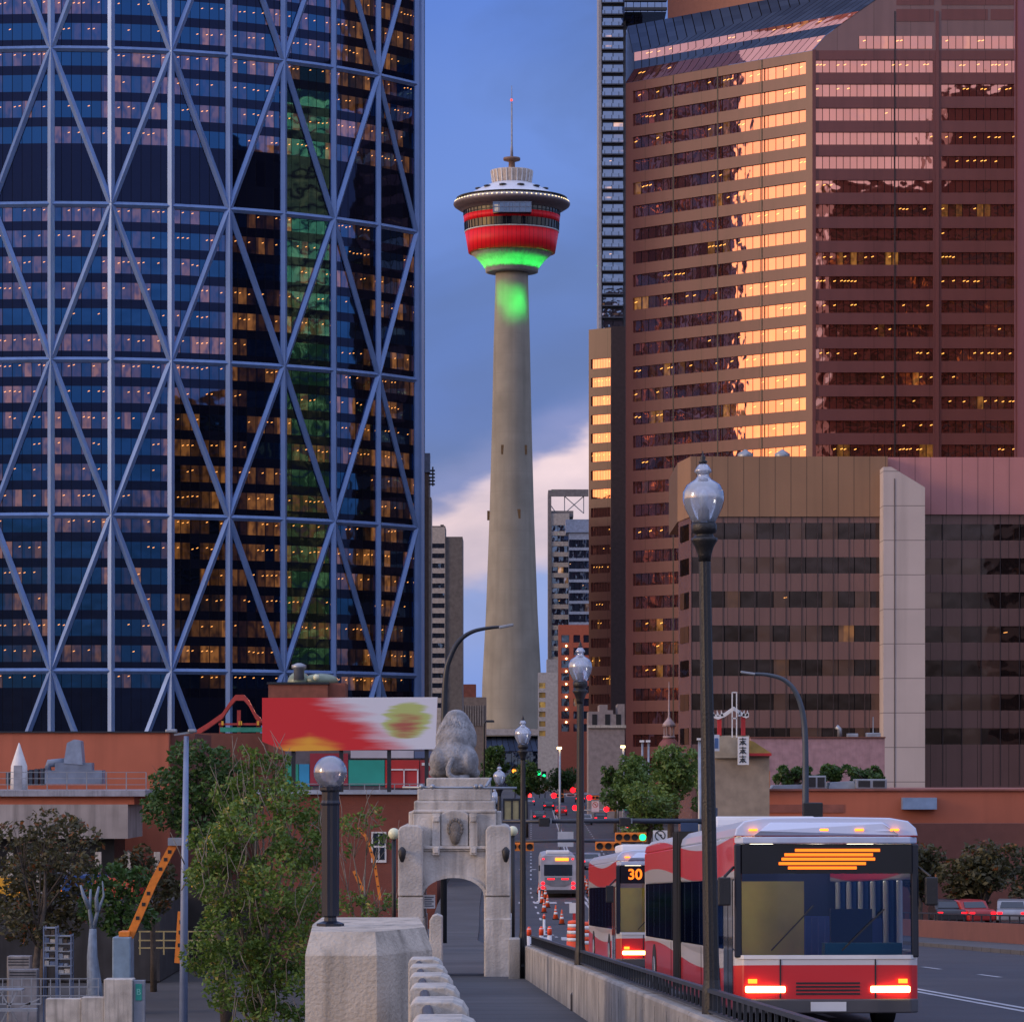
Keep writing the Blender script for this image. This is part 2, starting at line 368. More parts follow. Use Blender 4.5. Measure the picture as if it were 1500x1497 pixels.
n2 = nd(nt, 'ShaderNodeTexNoise'); n2.inputs['Scale'].default_value = 5; n2.inputs['Detail'].default_value = 4; L.new(mp.outputs[0], n2.inputs['Vector'])
warp = math_(nt, 'MULTIPLY_ADD', n1.outputs[0], .05, -.025)
# cloud edge climbs to the right of the view
tilt = math_(nt, 'MULTIPLY', dx, -.35)
zz = math_(nt, 'ADD', math_(nt, 'ADD', dz, warp), tilt)
zs = math_(nt, 'MULTIPLY', zz, 2.5, clamp=True)
south = ramp(zs, [(0, (.10,.21,.56)), (.07, (.12,.25,.62)), (.125, (.20,.28,.58)), (.155, (.82,.55,.52)), (.205, (1.0,.66,.58)), (.222, (.16,.17,.38)), (.26, (.045,.095,.32)), (.34, (.05,.11,.36)), (.44, (.085,.17,.50)), (.60, (.055,.135,.47)), (1, (.12,.20,.55))])
cl = math_(nt, 'MULTIPLY_ADD', n2.outputs[0], 4.0, -1.6, clamp=True)
south = mixc(nt, math_(nt, 'MULTIPLY', cl, .35), south, (.14,.20,.40))
n4 = nd(nt, 'ShaderNodeTexNoise'); n4.inputs['Scale'].default_value = 9; n4.inputs['Detail'].default_value = 7; n4.inputs['Distortion'].default_value = .6; L.new(mp.outputs[0], n4.inputs['Vector'])
south = mixc(nt, math_(nt, 'MULTIPLY', math_(nt, 'MULTIPLY_ADD', n4.outputs[0], 5.0, -2.3, clamp=True), .45), south, (.035,.065,.20))
south = mixc(nt, 1.0, south, (.68,.73,.84), 'MULTIPLY')
zc = math_(nt, 'MULTIPLY', dz, 2.0, clamp=True)
north = ramp(zc, [(0, (.05,.055,.08)), (.10, (.09,.11,.18)), (.22, (.26,.28,.42)), (.33, (.44,.42,.58)), (.6, (.40,.44,.70)), (1, (.42,.48,.8))])
north = mixc(nt, math_(nt, 'MULTIPLY', cl, .3), north, (.62,.5,.6))
east = ramp(zc, [(0, (.8,.30,.12)), (.10, (1.05,.52,.26)), (.30, (1.2,.72,.46)), (.5, (1.0,.7,.6)), (1, (.6,.55,.7))])
zen = ramp(math_(nt, 'ABSOLUTE', dz), [(0, (.3,.36,.6)), (.4, (.40,.46,.74)), (1, (.5,.56,.85))])
def sm(v, a, b):
    n = nd(nt, 'ShaderNodeMapRange'); n.interpolation_type = 'SMOOTHSTEP'; n.inputs[1].default_value = a; n.inputs[2].default_value = b; L.new(v, n.inputs[0]); return n.outputs[0]
c = mixc(nt, sm(dy, .55, -.35), south, north)
c = mixc(nt, sm(dx, -.55, -.9), c, east)
c = mixc(nt, sm(dz, .42, .75), c, zen)
sky = nd(nt, 'ShaderNodeTexSky'); sky.sky_type = 'NISHITA'; sky.sun_disc = False; sky.sun_elevation = SUN_EL; sky.sun_rotation = SUN_AZ
nm = mixc(nt, 1.0, sky.outputs[0], (.025,.025,.025), 'MULTIPLY')
fin = mixc(nt, 1.0, c, nm, 'ADD')
L.new(fin, bg.inputs[0]); bg.inputs[1].default_value = 1.0
sl = bpy.data.lights.new('sun', 'SUN'); sl.energy = .75; sl.angle = R(12); sl.color = (1,.72,.50)
so = bpy.data.objects.new('sun', sl); COL.objects.link(so)
sd = Vector((math.sin(SUN_AZ)*math.cos(SUN_EL+R(6)), math.cos(SUN_AZ)*math.cos(SUN_EL+R(6)), math.sin(SUN_EL+R(6))))
so.rotation_euler = sd.to_track_quat('Z', 'Y').to_euler()
cam = bpy.data.cameras.new('camera'); cam.sensor_width = 36; cam.lens = 36*F/1500; cam.shift_y = (HY - 748.5)/1500
cam.clip_start = .5; cam.clip_end = 20000
co = bpy.data.objects.new('camera', cam); COL.objects.link(co); co.rotation_euler = (R(90), 0, 0); scene.camera = co
scene.view_settings.view_transform = 'Standard'; scene.view_settings.look = 'None'; scene.view_settings.exposure = .60; scene.view_settings.gamma = 1
scene.render.resolution_x = 1024; scene.render.resolution_y = 1021
scene.render.engine = 'CYCLES'
# ================================================================== GROUND, ROAD
def lerp(t, pts):
    for (a, va), (b, vb) in zip(pts, pts[1:]):
        if t <= b: return va + (vb-va)*max(0, (t-a))/(b-a)
    return pts[-1][1]
PROF = [(-60, .5), (192, -8.82), (262, -8.82), (600, -5.8), (1000, -4.2), (1500, -4.0), (9000, -4)]
def gz(D): return lerp(D, PROF)
def lx(D): return lerp(D, [(-60, 4.49), (140, -1.67), (250, -2.6), (600, -.6), (1200, 4)])   # kerb line by the lamp posts
def rx(D): return lerp(D, [(-60, 23.5), (140, 15.5), (250, 13), (600, 15), (1200, 20)])
def low(D): return lerp(D, [(-300, -8), (40, -15.2), (338, -15.2), (350, -9.2), (600, -6.4), (1000, -4.6), (9000, -4.4)])
g = MB(); ys = [-300, 40, 338, 350, 600, 1000, 2500, 9000]
for a, b in zip(ys, ys[1:]): g.face([(-4000, a, low(a)), (4000, a, low(a)), (4000, b, low(b)), (-4000, b, low(b))])
tag(g.build('ground', M['earth']), kind='structure')
DS = [-40, -20, 0, 15, 30, 45, 60, 80, 100, 120, 140, 165, 192, 225, 262, 330, 420, 600, 800, 1000]
def strip(name, fa, fb, dz, m, a=-40, b=1000, thick=0):
    mb = MB(); ds = [d for d in DS if a < d < b]; ds = [a] + ds + [b]
    for p, q in zip(ds, ds[1:]):
        A = (fa(p), p, gz(p)+dz); B = (fb(p), p, gz(p)+dz); C = (fb(q), q, gz(q)+dz); D_ = (fa(q), q, gz(q)+dz)
        mb.face([A, B, C, D_])
        if thick:
            for u, v in ((D_, A), (B, C)):
                mb.face([u, v, (v[0], v[1], v[2]-thick), (u[0], u[1], u[2]-thick)][::-1] if u is D_ else [u, v, (v[0], v[1], v[2]-thick), (u[0], u[1], u[2]-thick)][::-1])
    return tag(mb.build(name, m), kind='structure')
strip('road', lambda d: lx(d)+.25, lambda d: rx(d), -.14, M['asphalt'], thick=1.2)
strip('sidewalk', lambda d: lx(d)-2.55, lambda d: lx(d)+.25, 0, M['sidewalk'], b=330, thick=1.6)
strip('far_sidewalk', lambda d: lx(d)-4, lambda d: lx(d)+.25, .0, M['sidewalk'], a=330)
strip('pavement', lambda d: rx(d), lambda d: rx(d)+3, 0, M['sidewalk'], b=1000, thick=1.5)
lines = MB()
for off_, w_, dash_ in ((3.9, .14, 1), (7.4, .14, 0), (7.7, .14, 0), (11.2, .14, 1)):
    d = -10.0
    while d < 560:
        e = d + (3 if dash_ else 6)
        def q(D, o): return (lx(D)+o, D, gz(D)-.134)
        if gz((d+e)/2) and not (139 < d < 160 or 190 < d < 200 or 260 < d < 275): lines.face([q(d, off_), q(d, off_+w_), q(e, off_+w_), q(e, off_)])
        d += 9 if dash_ else 6
for D0 in (150, 232, 300):
    for k in range(14): lines.box(lx(D0)+.8+k*1.05, lx(D0)+1.3+k*1.05, D0, D0+2.6, gz(D0)-.30, gz(D0)-.13)
tag(lines.build('road_markings', mat('road_paint', (.5,.5,.52), .7, var=.2)), kind='structure')
# ================================================================== GLASS TOWER WITH DIAGRID
bow = thing('glass_skyscraper', 'curved blue glass skyscraper wrapped in a pale steel triangular lattice, filling the left side', 'skyscraper', (-73, 620, -9))
CX, CY, RR = -73.0, 620.0, 70.0; K0, K1 = -4, 7
def bp_(k, r, z):
    th = R(-1 + 7.86*k); return Vector((CX + r*math.sin(th), CY - r*math.cos(th), z))
def tri_bar(mb, p0, p1, nrm, w, dpt):
    d = (p1-p0).normalized(); s = d.cross(nrm).normalized()*w/2; o = nrm*dpt
    a = [p0 - s, p0 - s + o*.35, p0 + o, p0 + s + o*.35, p0 + s]; mb.prism(a, p1-p0)
lev = [-8.9 + 0] + [16.2 + 25.05*j for j in range(0, 8)]
for k in range(K0, K1+1):
    mb = MB(); nrm = (bp_(k,1,0) - Vector((CX,CY,0))).normalized()
    mb_w = 1.15; tri_bar(mb, bp_(k, RR+.05, -9), bp_(k, RR+.05, lev[-1]+1), nrm, mb_w, .75); mb.build('column', M['steel'], bow)
for j in range(1, len(lev)):
    mb = MB()
    for k in range(K0, K1):
        a, b = bp_(k, RR+.04, lev[j]), bp_(k+1, RR+.04, lev[j]); n = ((a+b)/2 - Vector((CX,CY,lev[j]))).normalized()
        tri_bar(mb, a, b, n, .95, .6)
    mb.build('ring_beam', M['steel'], bow)
for j in range(0, len(lev)-1):
    for k in range(K0, K1+1):
        for s in (-1, 1):
            k2 = k+s
            if (k+j) % 2 == 1 and K0 <= k2 <= K1:
                mb = MB(); a, b = bp_(k, RR+.05, lev[j]), bp_(k2, RR+.05, lev[j+1]); n = ((a+b)/2 - Vector((CX,CY,(a.z+b.z)/2))).normalized()
                tri_bar(mb, a, b, n, 1.05, .68); mb.build('diagonal_brace', M['steel'], bow)
fh = 25.05/6; spn = MB(); z = -8.85; i = 0; lows = MB()
while z < lev[-1]-1:
    zb, zt = z + fh*.36, z + fh
    dark = (91.4 < z+2 < 99.6) or z+2 < 14
    win = MB()
    for k in range(K0, K1):
        # facade between columns, slightly curved: two facets
        A, B = bp_(k, RR, 0), bp_(k+1, RR, 0)
        def q(p, zz_): return (p.x, p.y, zz_)
        u0, u1 = k*6+600, (k+1)*6+600
        if dark: spn.face([q(A,z), q(B,z), q(B,z+fh), q(A,z+fh)], [(u0,i),(u1,i),(u1,i+1),(u0,i+1)])
        else:
            spn.face([q(A,z), q(B,z), q(B,zb), q(A,zb)], [(u0,i),(u1,i),(u1,i+.99),(u0,i+.99)])
            win.face([q(A,zb), q(B,zb), q(B,zt), q(A,zt)], [(u0,i),(u1,i),(u1,i+.999),(u0,i+.999)])
    if win.f: win.build('window_band', M['G_bow'], bow)
    z += fh; i += 1
spn.build('spandrel', M['S_bow'], bow)
ret = MB(); e = bp_(K1, RR, 0); e0 = bp_(K0, RR, 0); zt = lev[-1]
ret.face([(e.x,e.y,-9),(-15.3,600,-9),(-15.3,600,zt),(e.x,e.y,zt)], [(0,0),(13,0),(13,46),(0,46)])
ret.face([(-15.3,600,-9),(-20,640,-9),(-20,640,zt),(-15.3,600,zt)], [(13,0),(36,0),(36,46),(13,46)])
ret.face([(-20,640,-9),(-128,640,-9),(-128,640,zt),(-20,640,zt)]); ret.face([(-128,640,-9),(e0.x,e0.y,-9),(e0.x,e0.y,zt),(-128,640,zt)])
ret.build('side_wall', M['S_bow'], bow)
rf = MB(); rf.face([tuple(bp_(k, RR, zt-.02)) for k in range(K0, K1+1)] + [(-15.3,600,zt-.02), (-20,640,zt-.02), (-128,640,zt-.02)]); rf.build('roof', M['darkmetal'], bow)
mb = MB(); mb.box(e.x+.1, e.x+1.0, 579.6, 599, -9, zt); mb.build('edge_mullion', M['steel'], bow)
# ================================================================== OBSERVATION TOWER
D = 955.0; S = D/F; cxT = X(749.7, D)
tw = thing('observation_tower', 'tall tapering concrete tower with a red round observation pod glowing green beneath', 'tower', (cxT, D, -4.5))
def pr(lst): return [(hw*S, (HY-y)*S) for hw, y in lst]
C0 = (cxT, D, 0)
MB().lathe(pr([(47,1155),(45,1075),(43.3,1000),(38,900),(32.5,750),(29,620),(26.5,500),(24.2,420),(23.6,392)]), C0, 64).build('shaft', M['towerconc'], tw)
fl = MB().lathe(pr([(36,400),(38.5,399.5),(38.5,396),(39.5,394),(42.5,389),(49,381),(60.3,371.5)]), C0, 96, flute=.12); fl.build('flared_soffit', mat('pod_soffit', (.42,.42,.40), .6), tw)
M['podred'] = panel_mat('red_metal_cladding', (.85,.008,.02), .5, spec=.25, joint=1.2, jcol=.35)
MB().lathe(pr([(60.5,371.5),(63.5,371),(68.7,340.5)]), C0, 64).build('lower_red_band', M['podred'], tw)
MB().lathe(pr([(69.6,327.5),(70.8,317.5)]), C0, 64).build('upper_red_band', M['podred'], tw)
M['podglass'] = mat('pod_glass', (.012,.014,.02), .08, var=0, spec=.8)
MB().lathe(pr([(68.4,340.4),(69.2,327.4)]), C0, 64, smooth=False).build('window_band', M['podglass'], tw)
MB().lathe(pr([(70.2,317.4),(70.6,307)]), C0, 64, smooth=False).build('window_band', M['podglass'], tw)
mu = MB()
for k in range(56):
    a = 2*math.pi*k/56
    for (r0, y0, r1, y1) in ((68.8,340.4,69.6,327.4), (70.6,317.4,71,309)):
        p0 = Vector((cxT + r0*S*math.cos(a), D + r0*S*math.sin(a), (HY-y0)*S)); p1 = Vector((cxT + r1*S*math.cos(a), D + r1*S*math.sin(a), (HY-y1)*S)); mu.bar(p0, p1, .16, .16)
mu.lathe([(70.75*S,(HY-316)*S),(70.9*S,(HY-315)*S)], C0, 56).lathe([(68.9*S,(HY-339.6)*S),(69.0*S,(HY-338.6)*S)], C0, 56)
mu.build('mullion', M['darkmetal'], tw)
MB().lathe(pr([(69,341.2),(69.6,340.2),(69.2,339.6)]), C0, 64).build('trim_ring', M['white'], tw)
MB().lathe(pr([(71.5,311),(72,309.5),(77,307.5),(84,303),(85.5,300.5),(85.5,298.5),(84.5,297.6)]), C0, 64).build('brim', mat('brim_metal', (.16,.12,.13), .5), tw)
M['podroof'] = mat('white_pod_roof', (.62,.66,.74), .4, var=.05)
MB().lathe(pr([(84.5,297.6),(74,291.5),(62,285.5),(50,279),(40,274),(28,269)]), C0, 64).build('roof', M['podroof'], tw)
dr = MB().lathe(pr([(27.5,270),(28,268),(30.5,253),(30.5,250.5),(28,250.5)]), C0, 48); dr.build('drum', mat('cream_drum', (.55,.46,.38), .6), tw)
ri = MB()
for k in range(24):
    a = 2*math.pi*k/24; ri.bar((cxT+28.4*S*math.cos(a), D+28.4*S*math.sin(a), (HY-269)*S), (cxT+30.8*S*math.cos(a), D+30.8*S*math.sin(a), (HY-251)*S), .3, .3)
ri.build('drum_rib', M['white'], tw)
MB().lathe(pr([(6,251),(5,248),(4.6,238),(7,237),(12.2,235.5),(12.6,233),(12.2,231.5),(3,230)]), C0, 32).build('beacon_disc', mat('beacon_brown', (.2,.12,.09), .5), tw)
MB().tube([(cxT,D,(HY-231)*S),(cxT,D,(HY-216)*S),(cxT+.02,D,(HY-215)*S),(cxT,D,(HY-152)*S)], [.42,.34,.26,.22], 8).tube([(cxT,D,(HY-153)*S),(cxT,D,(HY-126)*S)], .09, 6).build('mast', mat('mast_steel', (.3,.3,.34), .5), tw)
MB().ball((cxT-.1,D,(HY-147)*S), .38, n=8, m=6).build('beacon_lamp', lamp_mat('beacon_red', (1,.1,.08), 1.2), tw)
ob = MB(); yb = D - 15.7*1.0; x0, x1 = X(723, D), X(777.5, D); z0, z1 = (HY-311)*(D-15.7)/F, (HY-295.5)*(D-15.7)/F
ob.box(x0, x1, yb, D-12.6, z0, z1); gb = ob.build('glass_box', M['G_box'], tw)
fr = MB()
for k in range(8): xx = x0 + (x1-x0)*k/7; fr.box(xx-.12, xx+.12, yb-.12, yb, z0, z1)
for zz_ in (z0, (z0+z1)/2-.1, z1-.25): fr.box(x0-.12, x1+.12, yb-.16, yb+.1, zz_, zz_+.28)
fr.build('glass_box_frame', M['bluemetal'], tw)
bl = MB()
for k in range(72):
    a = 2*math.pi*k/72; bl.ball((cxT+83.5*S*math.cos(a), D+83.5*S*math.sin(a), (HY-296.8)*S), .2, n=6, m=4)
bl.build('brim_bulb', lamp_mat('brim_bulbs', (1,.75,.4), 1.6), tw)
rl = MB()
for k in range(60):
    a = 2*math.pi*k/60; rl.bar((cxT+81*S*math.cos(a), D+81*S*math.sin(a), (HY-295.8)*S), (cxT+81*S*math.cos(a), D+81*S*math.sin(a), (HY-291.5)*S), .07, .07)
rl.lathe([(81*S-.05, (HY-291.5)*S), (81*S+.05, (HY-291.5)*S+.1)], C0, 60); rl.build('roof_railing', M['darkmetal'], tw)
for k in range(12):
    ph = MB(); a = R(-90) + (k-5.5)*R(30); ph.ball((cxT+50*S*math.cos(a), D+50*S*math.sin(a), (HY-278.5)*S), 1.1, 1.1, .35, n=12, m=6)
    ph.build('roof_hatch', M['darkmetal'], tw)
for (px, py) in ((737,661),(769,661),(716.5,755),(759.5,755)):
    hw = lerp(py, [(500,26.5),(620,29),(750,32.5),(900,38)]); dxp = (px-749.7); yy = D - math.sqrt(max(.01, (hw*S)**2 - (dxp*S)**2)) - .05
    MB().box(cxT+dxp*S-.55, cxT+dxp*S+.55, yy, yy+1.2, (HY-py)*S-1.3, (HY-py)*S+1.3).build('slit_window', mat('slit_brown', (.16,.09,.03), .5), tw)
def green(x, y, z, e, tgt, size, blend=.6):
    l = bpy.data.lights.new('green_flood', 'SPOT'); l.energy = e; l.color = (.02,1,.10); l.spot_size = R(size); l.spot_blend = blend; l.shadow_soft_size = .3
    o = bpy.data.objects.new('green_flood', l); COL.objects.link(o); o.location = (x,y,z); o.rotation_euler = (Vector((x,y,z)) - Vector(tgt)).to_track_quat('Z','Y').to_euler()
for k in range(16):
    a = R(-90) + (k-7.5)*R(22.5); zf = (HY-393)*S
    green(cxT+9.4*math.cos(a), D+9.4*math.sin(a), zf-.9, 420, (cxT+9.6*math.cos(a), D+9.6*math.sin(a), zf+5), 150, .3)
for a_, e_, y_ in ((-128, 1300, 428), (-112, 700, 444), (-70, 1900, 434), (-55, 1500, 448), (-88, 1000, 456)):
    a = R(a_); green(cxT+10.5*math.cos(a), D+10.5*math.sin(a), (HY-y_)*S, e_, (cxT, D, (HY-y_-6)*S), 82, 1.0)
# podium at the tower's foot
pd = thing('tower_podium', 'low podium with sloping blue glass canopy at the foot of the concrete tower', 'building', (X(750,930), 925, -4.5))
MB().box(X(640,930), X(822,930), 930, 985, -6, Z(1078,930)).build('wall', mat('podium_grey', (.2,.2,.22), .7), pd)
c_ = MB(); c_.face([(X(640,918),918,Z(1100,918)),(X(838,918),918,Z(1100,918)),(X(815,930),929.9,Z(1078,930)),(X(655,930),929.9,Z(1078,930))], [(0,0),(24,0),(22,1),(2,1)])
c_.build('glass_canopy', M['blueroof'], pd)
MB().box(X(655,928), X(812,928), 926, 940, Z(1077,930), Z(1068,930)).build('parapet', mat('parapet_grey', (.42,.4,.4), .7), pd)
gl = MB(); gl.face([(X(640,929),929.5,-6),(X(822,929),929.5,-6),(X(822,929),929.5,Z(1101,929)),(X(640,929),929.5,Z(1101,929))], [(0,0),(20,0),(20,2),(0,2)]); gl.build('shop_window', M['G_dark'], pd)
# ================================================================== RIBBON-WINDOW BUILDINGS
def facade(root, a, b, z0, z1, rows, wall, glass, pane, u0=0, ends=(0,0), recess=.35, depth=.8, groups=None, wname='window_band', seed=0, wall_parts=None):
    """wall from a to b (left to right seen from outside); rows = [(zb, zt)], groups = spans along the wall in metres holding glass"""
    a = Vector((a[0], a[1], 0)); b = Vector((b[0], b[1], 0)); ln = (b-a).length; d = (b-a)/ln; n = Vector((d.y, -d.x, 0))
    groups = groups or [(ends[0], ln-ends[1])]
    mb = wall_parts or MB(); Z_ = Vector((0,0,1)); zc = z0
    rows = sorted(rows)
    for r_ in rows:
        zb, zt = r_[:2]
        if zb > zc: mb.obox(a + Z_*zc, d*ln, -n*depth, Z_*(zb-zc))
        s = 0
        gg = r_[2] if len(r_) > 2 else groups
        for (g0, g1) in gg:
            if g0 > s: mb.obox(a + d*s + Z_*zb, d*(g0-s), -n*depth, Z_*(zt-zb))
            s = g1
        if s < ln-.001: mb.obox(a + d*s + Z_*zb, d*(ln-s), -n*depth, Z_*(zt-zb))
        zc = zt
    if z1 > zc: mb.obox(a + Z_*zc, d*ln, -n*depth, Z_*(z1-zc))
    for i, r_ in enumerate(rows):
        zb, zt = r_[:2]; gg = r_[2] if len(r_) > 2 else groups
        for gi, (g0, g1) in enumerate(gg):
            w_ = MB(); p, q = a + d*g0 - n*recess, a + d*g1 - n*recess; uu = u0 + gi*40 + 200; np_ = max(1, round((g1-g0)/pane))
            w_.face([p + Z_*zb, q + Z_*zb, q + Z_*zt, p + Z_*zt], [(uu,i+seed),(uu+np_,i+seed),(uu+np_,i+seed+.999),(uu,i+seed+.999)])
            w_.build(wname, glass, root)
    if wall_parts is None: return mb.build('wall', wall, root)
def core(root, poly, z0, z1, m, name='core', sc=.985):
    c = sum((Vector((p[0], p[1], 0)) for p in poly), Vector((0,0,0)))/len(poly)
    MB().prism([Vector((c.x+(p[0]-c.x)*sc, c.y+(p[1]-c.y)*sc, z0)) for p in poly], (0,0,z1-z0)).build(name, m, root)
# ---- big copper-brown tower
Cx, Cy = X(1190,557), 557.0; dl = Vector((-.743,.669,0)); A_ = (Cx + dl.x*39.8, Cy + dl.y*39.8)
bt = thing('brown_skyscraper', 'huge brown granite skyscraper with copper mirror window bands reflecting the sunrise', 'skyscraper', (Cx+10, Cy+20, -6))
rows = [(114.0-3.92*k, 116.05-3.92*k) for k in range(0, 30)]
facade(bt, A_, (Cx, Cy), -6, 117.6, rows, M['brown'], M['G_cop'], 1.6, ends=(1.6,1.35), seed=3)
xr = 108.0; g1 = (X(1195,557)-Cx, X(1367,557)-Cx); g2 = (X(1379,557)-Cx, xr-Cx-1)
facade(bt, (Cx, Cy), (xr, Cy), -6, 117.6, rows, M['brown'], M['G_cop'], 1.16, groups=[(g1[0]+.001, g1[1]), g2], seed=60, u0=100)
A2 = (X(916.5,612), 612)
facade(bt, A2, A_, -6, 117.6, rows, M['brown'], M['G_cop'], 1.6, ends=(.5,.8), seed=90, u0=300)
core(bt, [(Cx,Cy),A_,A2,(24,613),(50,592),(xr,592),(xr,Cy)], -6, 117, M['brown'], sc=.975)
# top of the front wall, cut off by the slope
pp = [(1190,73),(1210,52),(1234,35),(1259,17),(1290,-4),(1345,-42)]
PT = [Vector((X(a,557), 557, Z(b,557))) for a, b in pp]
top = [Vector((p.x, 557.0, p.z)) for p in PT] + [Vector((xr,557,PT[-1].z+8)), Vector((xr,557,117.6))]
top[0].z = 117.6
MB().prism(top, (0,.8,0)).build('gable_wall', panel_mat('mauve_granite', (.20,.115,.115), .3, joint=6), bt)
for (a, b, y0, y1) in ((1258,1366,53.5,72),(1379,1600,53.5,72)):
    w_ = MB(); n_ = round((b-a)/10.4); w_.face([(X(a,557),556.96,Z(y1,557)),(X(b,557),556.96,Z(y1,557)),(X(b,557),556.96,Z(y0,557)),(X(a,557),556.96,Z(y0,557))], [(0,200),(n_,200),(n_,200.99),(0,200.99)]); w_.build('window_band', M['G_cop'], bt)
for (a, b, y0, y1) in ((1313,1368,-10,8),(1313,1368,14,32),(1379,1600,-10,8),(1379,1447,14,30),(1451,1600,14,30)):
    MB().box(X(a,557), X(b,557), 556.93, 556.99, Z(y1,557), Z(y0,557)).build('louvre_panel', M['brown'], bt)
fins = MB()
for px in (1192.5, 1373):
    fins.box(X(px-2.3,557), X(px+2.3,557), 556.8, 557.4, -6, 117.7 if px < 1300 else 124)
fins.build('pilaster', M['brown'], bt)
for px in (987, 1052, 1117):
    t_ = (Cx - (px-HX)/F*Cy)/((px-HX)/F*dl.y - dl.x); p_ = Vector((Cx,Cy,-6)) + dl*t_
    MB().obox(p_, dl*.22, Vector((-.669,-.743,0))*.05, Vector((0,0,123.5))).build('expansion_joint', M['black'], bt)
MB().box(X(1310,557), X(1310,557)+.18, 556.9, 557.01, -6, 124).build('expansion_joint', M['black'], bt)
def tend(P0, px):   # how far along dl until the edge stands at photo column px
    k = (px-HX)/F; return (P0.x - k*P0.y)/(k*dl.y - dl.x)
for i, (nm_, m_) in enumerate((('sloped_window', 'G_cop'), ('sloped_roof', 'blueroof'), ('sloped_window', 'G_cop'), ('sloped_roof', 'blueroof'))):
    a, b = PT[i], PT[i+1] if i < 3 else PT[5]
    if i == 0: a = Vector((Cx, 557, 117.6))
    ta, tb = tend(a, 929 if i < 3 else 927), tend(b, 929 if i < 3 else 919)
    if i == 0: ta = 39.8
    w_ = MB(); n_ = round(ta/1.6); out = Vector((-.04,-.05,.02))
    rows_n = 1 if i != 3 else 6
    w_.face([a+dl*ta+out, a+out, b+out, b+dl*tb+out], [(0,210+i),(n_,210+i),(n_,210+i+rows_n*.999),(0,210+i+rows_n*.999)])
    w_.build(nm_, M[m_], bt)
b = PT[5]; tb = tend(b, 978)
nb = Vector((-.669,-.743,0))
w_ = MB().obox(b + dl*tb + Vector((0,0,-.3)), -dl*(tb+8), -nb*25, Vector((0,0,30))); w_.build('penthouse', mat('orange_brown_stone', (.30,.115,.075), .6, var=.06), bt)
pf = MB(); e_ = PT[5] + dl*tend(PT[5], 919); q_ = Vector((A_[0], A_[1], 117.6))
pf.face([q_, e_, Vector((e_.x+18, e_.y+10, e_.z)), Vector((A_[0]+20, A_[1]+30, 117.6))][::-1]); pf.face([Vector((A_[0],A_[1],117.4)), Vector((A2[0],A2[1],117.4)), e_ + Vector((0,8,0)), e_]); pf.build('end_wall', M['bluemetal'], bt)
# ---- mid lower brown building with beige crown
D = 390.0; bb = thing('brown_office_block', 'lower brown glass office block with beige and pink crown and white stair tower', 'building', (X(1250,D), D+15, -9))
xl, xm, xr2 = X(1000,D), X(1300,D), X(1700,D)
rows = [(Z(790+50*k,D), Z(766+50*k,D)) for k in range(0,7)]
def grid_facade(root, x0, x1, y, zb, zt, rows, seed, pane, wallm):
    facade(root, (x0,y), (x1,y), zb, zt, rows, wallm, M['G_brown'], pane, recess=.06, depth=.6, ends=(.05,.05), seed=seed)
grid_facade(bb, xl+1.0, xm, D, -9, Z(757,D), rows, 400, 1.8, M['brownlow'])
grid_facade(bb, X(1354,D), xr2, D+2, -9, Z(752,D), rows, 440, 2.2, M['brownlow'])
vm = MB(); x = xl+1.0
while x < xm: vm.box(x-.04, x+.04, D-.07, D-.001, Z(1095,D), Z(757,D)); x += 1.8
x = X(1356,D)
while x < xr2: vm.box(x-.04, x+.04, D+1.93, D+1.999, Z(1150,D), Z(752,D)); x += 2.2
vm.build('mullion', mat('brown_mullion', (.05,.03,.03), .5), bb)
ch = MB(); ch.face([(xl-.1,D+8,-9),(xl+1.0,D,-9),(xl+1.0,D,Z(757,D)),(xl-.1,D+8,Z(757,D))]); ch.build('chamfer_wall', M['brownlow'], bb)
for k in range(7):
    w_ = MB(); a, b = Vector((xl+.05,D+6.4,0)), Vector((xl+.8,D+1.5,0)); n = Vector((-.93,-.36,0))*.05
    w_.face([a+n+Vector((0,0,rows[k][0])), b+n+Vector((0,0,rows[k][0])), b+n+Vector((0,0,rows[k][1])), a+n+Vector((0,0,rows[k][1]))], [(0,k),(2,k),(2,k+.99),(0,k+.99)]); w_.build('window', M['G_brown'], bb)
MB().prism([(xl-.2,D+8,Z(757,D)),(xl+.9,D-.3,Z(757,D)),(xm,D-.3,Z(757,D)),(xm,D+30,Z(757,D)),(xl-.2,D+30,Z(757,D))], (0,0,Z(669,D)-Z(757,D))).build('crown', M['beige'], bb)
MB().box(xm+.01, xr2, D+1.6, D+40, Z(752,D), Z(668,D)).build('pink_crown', M['pinkclad'], bb)
MB().box(xl+2, xr2-.1, D+2.7, D+42, -9, Z(758,D)).build('core', M['brownlow'], bb)
px0, px1 = X(1294,D-4), X(1355,D-4); zt0 = Z(684,D-4); zt1 = Z(714,D-4)
pl = MB().prism([(px0,D-4,-9),(px1,D-4,-9),(px1,D-4,zt1),(px0+.9,D-4,zt0),(px0,D-4,zt0)], (0,5.9,0)); pl.build('stair_tower', M['pillar'], bb)
MB().box(px0+1.2, px0+1.32, D-4.06, D-4.001, -9, zt1+1).build('seam', mat('seam_dark', (.2,.16,.15), .8), bb)
for px in (1097, 1152):
    o_ = MB().lathe([(.5,0),(.9,.3),(.9,.8),(.1,1.3)], (X(px,D), D+6, Z(668,D)), 12); o_.build('roof_vent', M['galv'], bb)
